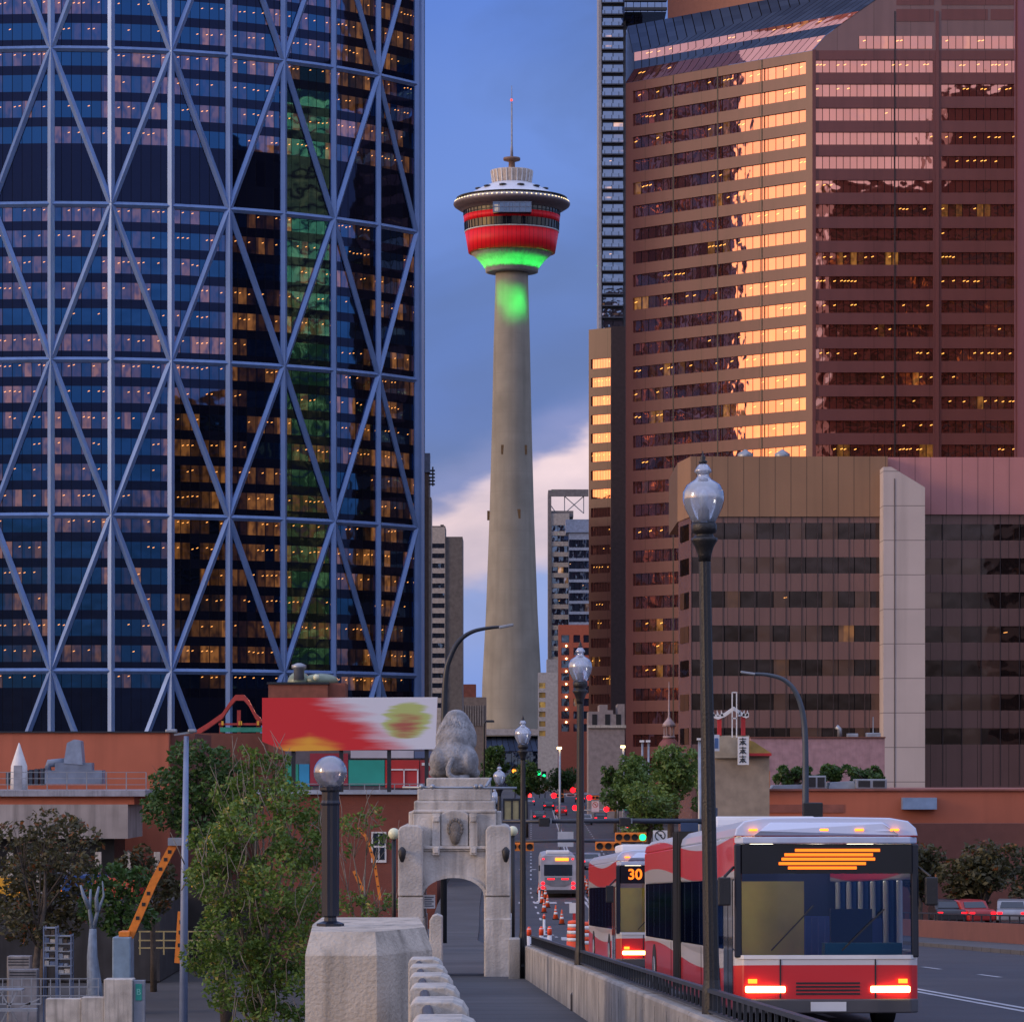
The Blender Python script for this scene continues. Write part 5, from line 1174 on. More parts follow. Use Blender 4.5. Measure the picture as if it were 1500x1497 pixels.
def pan(a,b,c_,d_,col,nm='panel',y=None):
    return MB().box(X(a,D),X(b,D),D+1.8,D+2.0-.001,Z(d_,D),Z(c_,D)).build(nm, mat('shop_'+str(a), col, .55, var=.12, scale=.5), cb)
pan(415,435,1119,1152,(.02,.30,.20)); pan(436,451,1119,1152,(.03,.28,.50)); pan(452,508,1103,1150,(.30,.03,.05)); pan(509,562,1113,1150,(.02,.33,.26)); pan(563,613,1113,1154,(.45,.03,.03)); pan(614,638,1113,1154,(.30,.03,.04)); pan(512,605,1099,1110,(.5,.5,.56)); pan(606,638,1100,1110,(.10,.14,.25))
m_ = MB()
for (a,b,c_,d_) in ((566,611,1126,1128),(566,568,1126,1152),(590,591.5,1126,1152),(610,612,1126,1152),(617,636,1117,1121)): m_.box(X(a,D),X(b,D),D+1.7,D+1.79,Z(d_,D),Z(c_,D))
m_.build('white_frame', M['white'], cb)
m_ = MB()
for k in range(11):
    px = 402+k*22; m_.bar(P(px,1157,D-.2), P(px,1148,D-.2), .08, .08)
m_.bar(P(400,1148,D-.2), P(636,1148,D-.2), .07, .07); m_.build('roof_railing', M['galv'], cb)
# mural board
D = 255.0; mu_ = thing('mural_board', 'big tilted mural billboard sweeping from red and yellow to white and green', 'billboard', P(510,1150,D))
mm, nt, N, L = newmat('mural_paint'); out = nd(nt, 'ShaderNodeOutputMaterial'); b = nd(nt, 'ShaderNodeBsdfPrincipled'); L.new(b.outputs[0], out.inputs[0]); b.inputs['Roughness'].default_value = .6
uv = nd(nt, 'ShaderNodeUVMap'); uv.uv_map = 'UVMap'; sp = nd(nt, 'ShaderNodeSeparateXYZ'); L.new(uv.outputs[0], sp.inputs[0]); u, v = sp.outputs[0], sp.outputs[1]
mp = nd(nt, 'ShaderNodeMapping'); mp.inputs['Scale'].default_value = (1.8, 5.5, 1); mp.inputs['Rotation'].default_value = (0,0,R(-14)); L.new(uv.outputs[0], mp.inputs[0])
nz = nd(nt, 'ShaderNodeTexNoise'); nz.inputs['Scale'].default_value = 1.6; nz.inputs['Detail'].default_value = 5; L.new(mp.outputs[0], nz.inputs['Vector'])
nn = math_(nt, 'SUBTRACT', nz.outputs[0], .5)
def mr(val, a, b_):
    n = nd(nt, 'ShaderNodeMapRange'); n.interpolation_type = 'SMOOTHSTEP'; n.inputs[1].default_value = a; n.inputs[2].default_value = b_; L.new(val, n.inputs[0]); return n.outputs[0]
edge = math_(nt, 'ADD', math_(nt, 'ADD', u, math_(nt, 'MULTIPLY', v, .38)), math_(nt, 'MULTIPLY', nn, .35))
c = mixc(nt, mr(edge, .62, .92), (.58,.015,.02), (.62,.64,.70))
yl = math_(nt, 'ADD', math_(nt, 'ADD', math_(nt, 'ABSOLUTE', math_(nt, 'SUBTRACT', u, .27)), math_(nt, 'MULTIPLY', v, .75)), math_(nt, 'MULTIPLY', nn, .3))
c = mixc(nt, mr(yl, .30, .08), c, (.75,.36,.03))
ex = math_(nt, 'POWER', math_(nt, 'DIVIDE', math_(nt, 'SUBTRACT', u, .83), .13), 2); ey = math_(nt, 'POWER', math_(nt, 'DIVIDE', math_(nt, 'SUBTRACT', v, .55), .30), 2)
rr = math_(nt, 'ADD', math_(nt, 'ADD', ex, ey), math_(nt, 'MULTIPLY', nn, 2.6))
c = mixc(nt, mr(rr, 1.5, .8), c, (.42,.50,.16)); c = mixc(nt, mr(math_(nt, 'ADD', rr, math_(nt, 'MULTIPLY', v, 1.2)), 1.5, .6), c, (.38,.10,.07))
L.new(c, b.inputs['Base Color'])
m_ = MB(); A, B, C_, E = P(384,1022,D), P(641,1021,D), P(638,1097,D), P(418,1100,D); A2_ = P(384,1086,D)
m_.prism([A, A2_, E, C_, B], (0,.35,0)); m_.face([A+Vector((0,-.01,0)), A2_+Vector((0,-.01,0)), E+Vector((0,-.01,0)), C_+Vector((0,-.01,0)), B+Vector((0,-.01,0))], [(0,1),(0,.18),(.13,0),(1,0),(1,1)])
m_.build('panel', mm, mu_)
m_ = MB()
for px in (430,500,570,625): m_.bar(P(px,1160,D+.6), P(px,1030,D+.6), .3, .3)
m_.build('support_post', M['darkmetal'], mu_)
# ================================================================== RIGHT SIDE LOW BUILDINGS
D = 225.0; rr_ = thing('rust_flat_building', 'long low rust-red flat building behind the buses on the right', 'building', (X(1300,D), D+8, -9))
MB().box(X(1083,D), X(1700,D), D, D+22, -15, Z(1158,D)).build('wall', M['rust'], rr_)
MB().box(X(1081,D), X(1700,D), D-.2, D+22.2, Z(1158,D), Z(1155.5,D)).build('coping', mat('coping_red', (.3,.1,.07), .6), rr_)
MB().box(X(1110,D), X(1236,D), D-.06, D-.001, Z(1190,D), Z(1178,D)).build('recess_line', mat('rust_line', (.3,.10,.07), .8), rr_)
MB().box(X(1320,D),X(1370,D),D-.9,D-.001,Z(1185,D),Z(1168,D)).build('wall_fixture', mat('blue_fixture', (.25,.35,.5), .4), rr_)
MB().box(X(1083,D), X(1700,D), D-2.5, D-1.2, -12, Z(1205,D)).build('low_wall', M['rustdark'], rr_)
for a, b, y0, lb in ((1185,1213,1136,'grey air conditioner with two dark grilles left of the shrubs end'), (1257,1303,1141,'wide pale air conditioner beside the white stair tower')):
    ac = thing('air_conditioner', lb, 'air conditioner', P((a+b)/2,1156,D+2), group='units on the rust roof')
    MB().box(X(a,D), X(b,D), D+1.5, D+3.5, Z(1155,D), Z(y0,D)).build('casing', M['galv'], ac, bevel=.03)
    for k in range(2): MB().box(X(a+(b-a)*(.08+.47*k),D), X(a+(b-a)*(.08+.47*k)+(b-a)*.38,D), D+1.46, D+1.499, Z(1153,D), Z(y0+2.5,D)).build('grille', M['black'], ac)
sk_ = thing('skylight', 'low pale metal skylight between the two air conditioners', 'skylight', P(1232,1156,D+2))
MB().prism([P(1214,1155,D+2),P(1216,1146,D+2),P(1250,1144,D+2),P(1256,1155,D+2)], (0,3,0)).build('glazing', mat('skylight_grey', (.3,.36,.42), .3), sk_)
s2_ = thing('skylight', 'long low pale metal skylight beside the orange tiled dormer', 'skylight', P(1158,1156,D+2)); MB().prism([P(1130,1155,D+2),P(1134,1150,D+2),P(1180,1149,D+2),P(1184,1155,D+2)], (0,3,0)).build('glazing', mat('skylight_grey2', (.3,.36,.42), .3), s2_)
D = 300.0; pk = thing('pink_building', 'low pink stucco building in front of the brown office block', 'building', (X(1200,D), D+8, -9))
MB().box(X(1100,D), X(1296,D), D, D+18, -15, Z(1081,D)).build('wall', mat('pink_stucco', (.40,.24,.26), .85, streak=.2), pk)
MB().box(X(1099,D), X(1297,D), D-.15, D+18.1, Z(1081,D), Z(1079,D)).build('coping', M['rustdark'], pk)
m_ = MB().tube([P(1230,1080,D+1),P(1230,1068,D+1),P(1225,1064,D+1)], .22, 8); m_.build('vent_pipe', M['galv'], pk)
MB().bar(P(1279,1073,D+1.5), P(1279,1050,D+1.5), .09, .09).build('roof_antenna', M['galv'], pk)
for a_, b_2, y_ in ((1243,1259,1074),(1271,1292,1073)): MB().box(X(a_,D),X(b_2,D),D+1,D+2,Z(1080,D),Z(y_,D)).build('roof_unit', M['galv'], pk, bevel=.05)
# chinese rooftop gate and sign
D = 215.0; cg = thing('chinese_sign_tower', 'white winged chinese rooftop arch with red posts and a tall open frame', 'sign tower', P(1075,1100,D))
m_ = MB(); wing = [(1042,1040),(1044,1048),(1052,1051),(1062,1047),(1075,1038),(1088,1047),(1093,1049),(1097,1047),(1097,1040)]
for a, b in zip(wing, wing[1:]): m_.obox(P(*a,D)-Vector((0,0,.12)), P(*b,D)-P(*a,D), Vector((0,.5,0)), Vector((0,0,.26)))
for px in (1046,1052,1058,1083,1089,1094): m_.prism([P(px-2,1049,D),P(px+2,1049,D),P(px+(1 if px > 1075 else -1)*1.5,1040,D)], (0,.3,0))
m_.build('winged_roof', M['white'], cg)
for px in (1054,1089): MB().box(X(px-3,D),X(px+3,D),D+.1,D+.4,Z(1077,D),Z(1050,D)).build('red_post', M['red'], cg)
m_ = MB()
for px in (1072.5,1079): m_.bar(P(px,1080,D-.1), P(px,1014,D-.1), .07, .07)
m_.bar(P(1072,1014,D-.1), P(1080,1014,D-.1), .07, .07).bar(P(1072,1052,D-.1), P(1080,1052,D-.1), .07, .07); m_.build('tall_frame', M['white'], cg)
MB().box(X(1046,D),X(1098,D),D+.2,D+4,Z(1110,D),Z(1077,D)).build('roof_box', mat('cream_wall', (.42,.36,.27), .8), cg)
MB().prism([P(1098,1103,D),P(1098,1084,D),P(1104,1086,D),P(1130,1103,D)], (0,4,0)).build('yellow_roof', mat('gold_tile', (.42,.27,.06), .5), cg)
MB().box(X(1096,D),X(1130,D),D-.1,D+4.1,Z(1107,D),Z(1103,D)).build('eave', M['red'], cg)
MB().box(X(1048,D),X(1128,D),D+.5,D+4,-9,Z(1107,D)).build('wall', mat('cream_wall2', (.34,.27,.2), .8), cg)
vs = thing('vertical_sign', 'white vertical sign with dark brush characters below the winged arch', 'sign', P(1088,1122,D-.6))
MB().box(X(1080,D),X(1096,D),D-.6,D-.35,Z(1120,D),Z(1079,D)).build('board', M['white'], vs)
m_ = MB(); r4 = random.Random(9)
for k in range(3):
    cy_ = 1086+13*k
    for s_ in ((-5,-4,5,-4),(-4,0,4,-1),(0,-6,0,5),(-5,5,-1,0),(1,0,5,5),(-3,3,3,3)): m_.bar(P(1088+s_[0],cy_+s_[1],D-.62), P(1088+s_[2],cy_+s_[3],D-.62), .05, .03, up=(0,1,0))
m_.build('brush_characters', M['black'], vs)
v2 = thing('vertical_sign', 'narrow white sign panel left of the winged arch, beside the tall lamp', 'sign', P(1048,1105,D-.6)); MB().box(X(1044,D),X(1053,D),D-.6,D-.35,Z(1100,D),Z(1076,D)).build('board', mat('sign_blue_white', (.5,.56,.66), .5), v2)
MB().box(X(1046,D),X(1051,D),D-.63,D-.601,Z(1096,D),Z(1081,D)).build('printed_bar', mat('sign_blue', (.05,.12,.3), .5), v2)
D = 224.0; dm = thing('tiled_dormer', 'orange tiled roof dormer with round window on the rust building', 'dormer', P(1108,1156,D))
MB().prism([P(1084,1154,D),P(1097,1127,D),P(1128,1129,D),P(1128,1154,D)], (0,3,0)).build('roof', brick_mat('orange_tiles', (.60,.19,.05), (.5,.15,.04), (.12,.04,.02), 1.2), dm)
MB().tube([P(1111,1142,D)+Vector((0,-.05,0)),P(1111,1142,D)+Vector((0,.05,0))], .22, 16).build('round_window', M['G_bus'], dm)
D = 450.0; cp = thing('cupola', 'dark red domed cupola with open lantern and thin white spire', 'cupola', P(980,1110,D))
pc = lambda l: [(hw/F*D, Z(y,D)) for hw, y in l]; cc = (X(980,D), D, 0)
MB().lathe(pc([(20,1200),(20,1112),(19,1100),(14,1088),(7,1080)]), cc, 16).build('dome', mat('dome_red', (.24,.07,.06), .6), cp)
MB().lathe(pc([(9,1081),(9,1078),(7,1078)]), cc, 12).lathe(pc([(10,1064),(9,1060),(4,1054),(1.5,1050),(.6,1000),(.2,998)]), cc, 12).build('spire', mat('spire_pink', (.42,.32,.33), .6), cp)
m_ = MB()
for k in range(8):
    a = 2*math.pi*k/8+.2; x, y = cc[0]+7.5/F*D*math.cos(a), D+7.5/F*D*math.sin(a); m_.bar((x,y,Z(1079,D)), (x,y,Z(1063,D)), .14, .14)
m_.build('lantern_columns', mat('column_pink', (.45,.33,.33), .6), cp)
MB().tube([P(981,1104,D-1.9),P(981,1104,D-1.6)], .45, 14).build('emblem', M['white'], cp)
# ================================================================== MAST ARMS, SIGNALS, SIGNS
def mast_arm(label, px0, px1, py, D, r, m, pole_px, grp='signal mast arms'):
    t = thing('mast_arm', label, 'signal pole', (X(pole_px,D), D, gz(D)), group=grp)
    MB().tube([P(px0,py,D), P((px0+px1)/2,py-1,D), P(px1,py,D)], [r*.7, r*.9, r], 10).build('arm', m, t)
    MB().tube([(X(pole_px,D), D, gz(D)-.2), (X(pole_px,D), D, Z(py-20,D))], r*1.25, 12).build('pole', m, t)
    return t
navy = mat('navy_pole', (.025,.035,.06), .45)
mast_arm('thick navy mast arm carrying the green signal across the road', 736, 1046, 1203, 138, .115, navy, 1046)
mast_arm('second navy mast arm just behind and below the first', 745, 940, 1232, 150, .085, navy, 742)
def signal(px, py, D, w, label, lit, col, n=3, back=False, vert=False, grp='orange signal heads'):
    """horizontal signal head, width w px; lit = index of the lit lens"""
    t = thing('traffic_signal', label, 'traffic light', P(px,py,D), group=grp)
    W_ = w/F*D; H_ = W_*.34 if n == 3 else W_*.30
    c = P(px,py,D); mb = MB().box(c.x-W_/2, c.x+W_/2, c.y-.1, c.y+.12, c.z-H_/2, c.z+H_/2)
    mb.build('housing', M['orange'], t, bevel=.02)
    for k in range(n):
        x = c.x - W_/2 + W_*(k+.5)/n; r_ = min(H_*.38, W_/n*.42); y = c.y-.12
        o_ = MB().tube([(x,y+.04,c.z),(x,y,c.z)], r_, 14, smooth=False).build('lens', M[col] if k == lit else M['black'], t)
        MB().lathe([(r_*1.1,0),(r_*1.1,.01)], (x,y,c.z), 8) 
        v_ = MB()
        for j in range(7):
            a0, a1_ = math.pi*j/7, math.pi*(j+1)/7; p0 = Vector((x+r_*1.08*math.cos(a0), y, c.z+r_*1.08*math.sin(a0))); p1 = Vector((x+r_*1.08*math.cos(a1_), y, c.z+r_*1.08*math.sin(a1_))); v_.face([p0, p1, p1+Vector((0,-r_*1.1,0)), p0+Vector((0,-r_*1.1,0))])
        v_.build('visor', M['orange'], o_)
    return t
signal(924, 1226, 137.8, 46, 'orange four-lens signal head showing green on the navy mast arm', 3, 'L_green', 4)
signal(891, 1239, 149.8, 38, 'orange unlit signal head on the rear mast arm left of the green signal', -1, 'L_red')
signal(764, 1240, 149.8, 36, 'orange unlit signal head on the rear mast arm beside the gateway', -1, 'L_red')
for px in (797, 915):
    bx = thing('camera_box', 'black equipment box on the thick mast arm, %s' % ('above the white bus' if px == 797 else 'above the green signal'), 'equipment', P(px,1203,138), group='boxes on the mast arm')
    MB().box(X(px-8,138), X(px+8,138), 137.7, 138.3, Z(1210,138), Z(1197,138)).build('casing', M['black'], bx, bevel=.03); MB().bar(P(px+10,1206,138)+Vector((0,-.15,0)), P(px+10,1198,138)+Vector((0,-.15,0)), .06, .06).build('bracket', M['galv'], bx)
def turn_sign(px, py, w, h_, D, label, post=False):
    t = thing('no_turn_sign', label, 'road sign', P(px,py+h_/2,D), group='no turn signs')
    k = D/F; c = P(px,py,D); MB().box(c.x-w/2*k, c.x+w/2*k, c.y-.02, c.y+.02, c.z-h_/2*k, c.z+h_/2*k).build('board', M['white'], t)
    R_ = w*.34*k; cz = c.z + h_*.15*k; m_ = MB()
    pts = [Vector((c.x+R_*math.cos(a), c.y-.03, cz+R_*math.sin(a))) for a in [2*math.pi*j/20 for j in range(21)]]
    for a, b in zip(pts, pts[1:]): m_.bar(a, b, R_*.2, .01, up=(0,1,0))
    m_.bar((c.x-R_*.7, c.y-.03, cz+R_*.7), (c.x+R_*.7, c.y-.03, cz-R_*.7), R_*.2, .01, up=(0,1,0)); m_.build('prohibition_ring', M['black'] if w > 15 else M['red'], t)
    m_ = MB().bar((c.x+R_*.25, c.y-.025, cz-R_*.5), (c.x+R_*.25, c.y-.025, cz+R_*.2), R_*.18, .01, up=(0,1,0)).bar((c.x+R_*.25, c.y-.025, cz+R_*.2), (c.x-R_*.4, c.y-.025, cz+R_*.2), R_*.18, .01, up=(0,1,0)); m_.build('arrow', M['black'], t)
    if w > 15:
        m_ = MB()
        for j in range(5): m_.box(c.x-w*.3*k+j*w*.125*k, c.x-w*.3*k+j*w*.125*k+w*.08*k, c.y-.03, c.y-.021, c.z-h_*.40*k, c.z-h_*.28*k)
        m_.build('small_lettering', M['black'], t)
turn_sign(967, 1227, 21, 22, 138, 'white no turn sign with black ring hanging from the navy mast arm')
turn_sign(872, 1181, 11, 16, 400, 'small distant white no turn sign among the red signals')
far = mast_arm('distant grey mast arm holding the red signals', 805, 905, 1164, 405, .10, M['galv'], 905, 'distant mast arms')
far = mast_arm('distant grey mast arm lower among the red signals', 840, 925, 1187, 410, .10, M['galv'], 925, 'distant mast arms')
for i, (px, py) in enumerate(((817,1165),(845,1157),(869,1168),(848,1183),(894,1185))):
    nm_ = ['leftmost of the distant red signals','topmost of the distant red signals','distant red signal above the small no turn sign','distant red signal behind the second tall lamp','rightmost of the distant red signals'][i]
    signal(px, py, 399, 17, 'small orange head, ' + nm_, 0, 'L_red', grp='distant red signals')
    r_ = MB().tube([P(px-5.8,py,398.6), P(px-5.8,py,398.5)], .31, 14).build('lens', M['L_red'], bpy.data.objects[[o.name for o in bpy.data.objects if o.name.startswith('traffic_signal')][-1]])  # oversized lit disc over the lens, standing in for its red glow
for i, (px, py, m_, lb) in enumerate(((789,1132,'L_green','far green signal over the end of the street'),(753,1129,'L_amber','far amber signal right of the gateway top'),(776,1165,'dimred','far red signal over the left lane'),(797,1136,'L_green','fainter far green signal beside the brighter one'))):
    t = thing('traffic_signal', lb, 'traffic light', P(px,py,700), group='far signal heads'); c = P(px,py,700)
    MB().box(c.x-.45, c.x+.45, 700, 700.4, c.z-.9, c.z+.9).build('housing', M['black'], t); MB().ball((c.x,699.9,c.z), .42 if i != 3 else .28, .1).build('lens', M[m_], t)
    MB().tube([(c.x+.2,700.3,gz(700)),(c.x+.2,700.3,c.z)], .1, 6).build('pole', M['galv'], t)
sn = thing('street_name_sign', 'small green street name sign right of the distant red signals', 'road sign', P(918,1184,400)); MB().box(X(906,400),X(930,400),399.9,400,Z(1187,400),Z(1181,400)).build('board', mat('sign_green', (.01,.30,.18), .4), sn)
sn = thing('lane_sign_board', 'tiny white framed lane sign between the distant red signals', 'road sign', P(836,1164,400)); MB().box(X(829,400),X(843,400),399.9,400,Z(1166,400),Z(1162,400)).build('board', mat('board_white', (.6,.55,.55), .4), sn); MB().box(X(831,400),X(841,400),399.86,399.89,Z(1165,400),Z(1163,400)).build('inner', M['black'], sn)  # pale unlit board around a black inset
bs = thing('billboard_sign', 'white square road sign board above the lane right of the white bus', 'road sign', P(828,1240,200)); MB().box(X(817,200),X(840,200),200,200.1,Z(1240,200),Z(1218,200)).build('board', mat('board_grey', (.5,.52,.56), .5), bs)
bs2 = thing('blue_sign', 'dark navy sign panel at the right end of the mast arm', 'road sign', P(1008,1232,138)); MB().box(X(998,137),X(1024,137),137.5,137.6,Z(1226,137),Z(1205,137)).build('board', mat('panel_navy', (.03,.06,.14), .4), bs2)
sb = thing('black_box_sign', 'black box hanging on the curved street light behind the bus roof', 'equipment', P(1189,1200,160)); MB().box(X(1175,160),X(1204,160),159.5,160,Z(1200,160),Z(1175,160)).build('casing', M['black'], sb, bevel=.05)
ys_ = thing('shelter', 'bus shelter with yellow lighting painted into its walls, beside the gateway, far side of the crossing', 'shelter', (X(754,330), 330, gz(330)))
D = 330; MB().box(X(738,D),X(772,D),D,D+1.5,Z(1203,D),Z(1172,D)).build('glass_box', mat('shelter_painted_glow', (.50,.42,.20), .4), ys_); m_ = MB()  # cream colour stands in for the shelter's yellow lighting
for px in (738,750,761,772): m_.bar(P(px,1206,D-.05), P(px,1170,D-.05), .15, .15)
m_.bar(P(737,1171,D), P(773,1171,D), .2, .2); m_.build('frame', M['darkmetal'], ys_)
# curved cobra street lights
def cobra(label, pts, head, D, r, m, base_z, grp):
    t = thing('curved_street_light', label, 'street lamp', (X(pts[0][0],D), D, base_z), group=grp)
    wp = [Vector((X(pts[0][0],D), D, base_z-.1))] + [P(a,b,D) for a, b in pts]
    # smooth the polyline
    for _ in range(2):
        q = [wp[0], wp[1]]
        for a, b in zip(wp[1:], wp[2:]): q += [a.lerp(b,.25), a.lerp(b,.75)]
        wp = q + [wp[-1]]
    MB().tube(wp, [r*(1.25-.75*i/len(wp)) for i in range(len(wp))], 10).build('pole', m, t)
    a, b = head; c = (P(*a,D)+P(*b,D))/2; w_ = abs(P(*b,D).x-P(*a,D).x); MB().obox(P(*a,D)-Vector((0,.15,.04)), P(*b,D)-P(*a,D), Vector((0,.3,0)), Vector((0,0,.10))).build('lamp_head', M['galv'], t, bevel=.02)
    return t
cobra('tall dark curved street light arching left of the concrete tower above the lion', [(650,1060),(652,985),(660,960),(672,938),(690,925),(712,920),(733,918)], ((731,919.5),(752,915.5)), 130, .10, M['darkmetal'], gz(130), 'curved street lights')
cobra('tall dark curved street light in front of the lower brown office block', [(1180,1175),(1180,1080),(1176,1040),(1165,1010),(1148,994),(1125,988),(1106,987)], ((1085,984.5),(1106,987.5)), 160, .13, mat('street_light_blue_grey', (.05,.07,.10), .45), gz(160), 'curved street lights')
sl_ = thing('small_street_light', 'thin black lamp with short arm in front of the tower foot', 'street lamp', (X(709,300),300,gz(300)), group='small street lights')
MB().tube([(X(709,300),300,gz(300)),P(709,1060,300),P(712,1056,300),P(722,1056,300)], .09, 8).build('pole', M['black'], sl_); MB().box(X(713,300),X(724,300),299.8,300.2,Z(1058,300),Z(1055,300)).build('lamp_head', M['darkmetal'], sl_)
for i, (px, py, lb, m_) in enumerate(((913,1094,'yellowish slim lamp post left of the cupola','L_warm'),(941,1086,'left of two white slim lamp posts before the cupola','white'),(950,1086,'right of two white slim lamp posts before the cupola','white'),(1025,1083,'tall slim white lamp post just left of the tall black lamp','white'),(820,1096,'slim lamp post with warm light at the street end','L_warm'))):
    D = 300 if px < 1000 else 200
    t = thing('slim_lamp_post', lb, 'street lamp', (X(px,D),D,gz(D)), group='slim lamp posts'); MB().tube([(X(px,D),D,gz(D)),P(px,py,D)], .10, 8).build('pole', M['galv'], t); MB().box(X(px-4,D),X(px+1,D)+.1,D-.2,D+.2,Z(py+1,D),Z(py-2,D)).build('lamp_head', M[m_], t)
# blue-grey lamp post, left foreground
D = 118.0; bl_ = thing('double_street_light', 'tall blue-grey steel lamp post with twin heads in front of the dark trees', 'street lamp', (X(269,D),D,-15.2))
MB().tube([(X(267,D),D,-15.2),P(270,1300,D),P(273,1078,D)], [.17,.13,.085], 12).build('pole', mat('blue_grey_steel', (.20,.26,.40), .45, metal=.3, var=.12, scale=2), bl_)
for a, b in ((243,259),(276,288)): MB().box(X(a,D),X(b,D),D-.2,D+.2,Z(1073,D),Z(1068,D)).build('lamp_head', M['galv'], bl_, bevel=.03)
MB().bar(P(255,1076,D), P(284,1072,D), .07, .07).build('cross_arm', M['galv'], bl_)
# ================================================================== CONES, DRUMS
def Dg(py):
    d = 8600/max(1, py-1130-187); return d if d <= 192 else 8.82*F/(py-1130)
def make_cone(loc, label):
    t = thing('traffic_cone', label, 'traffic cone', loc, group='orange traffic cones along the closed lane', world=False)
    MB().box(-.2,.2,-.2,.2,0,.05).build('base', M['rubber'], t); MB().lathe([(.16,.05),(.03,.85),(.02,.86)], n=16).build('cone', mat('cone_orange', (.85,.10,.02), .5), t)
    MB().lathe([(.127,.30),(.100,.44)], n=16).lathe([(.083,.53),(.062,.65)], n=16).build('white_band', M['white'], t); return t
cones = [(231,1424,262,-15.2),(797,1333,0,0),(802,1326,0,0),(794,1320,0,0),(799,1313,0,0),(814,1343,0,0),(823,1350,0,0),(857,1296,0,0),(860,1301,0,0),(862,1306,0,0),(864,1311,0,0),(866,1317,0,0),(868,1322,0,0),(790,1306,0,0),(864,1358,0,0)]
c0 = None; ordn = ['alone on the lower ground beside the blue lamp post','left line, third from the camera','left line, fourth','left line, fifth','left line, sixth','left line, second from the camera','nearest cone of the left line, beneath the white bus','right line, farthest','right line, sixth','right line, fifth','right line, fourth','right line, third','right line, second','farthest cone of the left line, beside the white bus','standing behind the striped drums']
for (px, py, D, z), nm_ in zip(cones, ordn):
    if not D: D = Dg(py); z = gz(D)-.13
    lb = 'orange cone with white bands, ' + nm_
    if c0 is None: c0 = make_cone((X(px,D),D,z), lb)
    else: repeat(c0, (X(px,D),D,z), lb)
def make_drum(loc, label):
    t = thing('traffic_drum', label, 'traffic drum', loc, group='orange and white drums by the bus', world=False)
    MB().lathe([(.36,0),(.36,.07),(.28,.08),(.27,.3)], n=20).lathe([(.27,.42),(.26,.56)], n=20).lathe([(.25,.68),(.24,.80)], n=20).lathe([(.235,.92),(.22,1.02),(.1,1.05)], n=20).build('barrel', mat('drum_orange', (.85,.09,.02), .5), t)
    MB().lathe([(.275,.30),(.27,.42)], n=20).lathe([(.262,.56),(.25,.68)], n=20).lathe([(.242,.80),(.235,.92)], n=20).build('white_band', mat('drum_white', (.75,.75,.75), .4), t); return t
d0 = None
for px, py, nm_ in ((841,1387,'left of the three'),(859,1392,'middle of the three'),(870,1390,'right of the three, touching the red bus')):
    D = Dg(py); lb = 'orange drum with white bands, ' + nm_
    if d0 is None: d0 = make_drum((X(px,D),D,gz(D)-.13), lb)
    else: repeat(d0, (X(px,D),D,gz(D)-.13), lb)
b0 = None
for px, D, nm_ in ((775,95,'left of the three behind the barrier'),(793,96,'middle of the three behind the barrier'),(805,97,'right of the three behind the barrier'),(797,170,'taller looking one further up the closed lane'),(790,235,'far one beside the white bus')):
    lb = 'white and orange lane delineator tube, ' + nm_; loc = (X(px,D),D,gz(D)-.13)
    if b0 is None:
        b0 = thing('lane_delineator', lb, 'bollard', loc, group='lane delineator tubes', world=False); MB().lathe([(.2,0),(.18,.05),(.07,.06),(.06,1.0)], n=14).build('tube', mat('tube_white', (.7,.7,.72), .4), b0); MB().lathe([(.066,.80),(.066,.97),(.03,1.05)], n=14).build('orange_cap', mat('cap_orange', (.85,.08,.02), .5), b0)
    else: repeat(b0, loc, lb)
D = 150; rs = thing('road_work_sign', 'small white sign on a red stand beside the drums', 'road sign', (X(841,D),D,gz(D)-.14))
MB().box(X(834,D),X(845,D),D-.05,D,Z(1337,D),Z(1322,D)).build('board', M['white'], rs); MB().bar((X(841,D),D,gz(D)-.14), P(841,1322,D), .12, .08).bar(P(836,1364,D), P(845,1345,D), .06, .06).build('stand', M['red'], rs)
# ================================================================== CARS
cdark = mat('car_dark', (.02,.02,.025), .3); csil = mat('car_silver', (.3,.31,.34), .3, metal=.5); cblue = mat('car_blue', (.03,.10,.30), .3); cred = mat('car_red', (.35,.02,.02), .3); cwht = mat('car_white', (.6,.6,.62), .35); cyel = mat('car_yellow', (.7,.35,.02), .35)
for px, D, cm, lb, v in ((804,560,cdark,'dark car with red tail lamps far up the left lane',0),(822,520,cred,'dark red car far up the street beneath the red signals',0),(843,300,cdark,'dark car waiting at the crossing right of the white bus',0),(866,300,csil,'silver car waiting at the crossing beside the dark car',0),(893,290,cred,'red car waiting at the crossing below the orange signal head',0),(980,262,cdark,'dark van under the street trees above the buses',1),(776,600,csil,'silver car parked at the far left kerb',0),(790,480,cdark,'dark car up the left lane above the white bus roof',0),(880,470,cdark,'dark car right of the small no turn sign',0),(858,460,csil,'silver car left of the small no turn sign',0),(912,420,cwht,'white van below the green street name sign',1),(905,300,cdark,'dark car at the right end of the row waiting at the crossing',0),(850,640,cred,'tiny red car at the end of the street',0)):
    make_car(cm, lb, (X(px,D), D, gz(D)-.14), 0, 'L_red', bool(v))
for px, D, z, cm, lb, rz, lt in ((25,252,-15.2,cyel,'yellow car parked under the dark trees at the far left',R(80),'L_amber'),(88,256,-15.2,cblue,'blue car parked under the dark trees at far left',R(-75),'L_amber'),(210,250,-15.2,cred,'bright red car parked behind the orange boom',R(65),'L_red'),(150,262,-15.2,cdark,'dark car parked behind the dark trees, left of the orange boom',R(85),'L_amber')):
    c = make_car(cm, lb, (X(px,D), D, z), rz, lt, True); c.location.z = z + (5.6 if px < 100 else 4.3); 
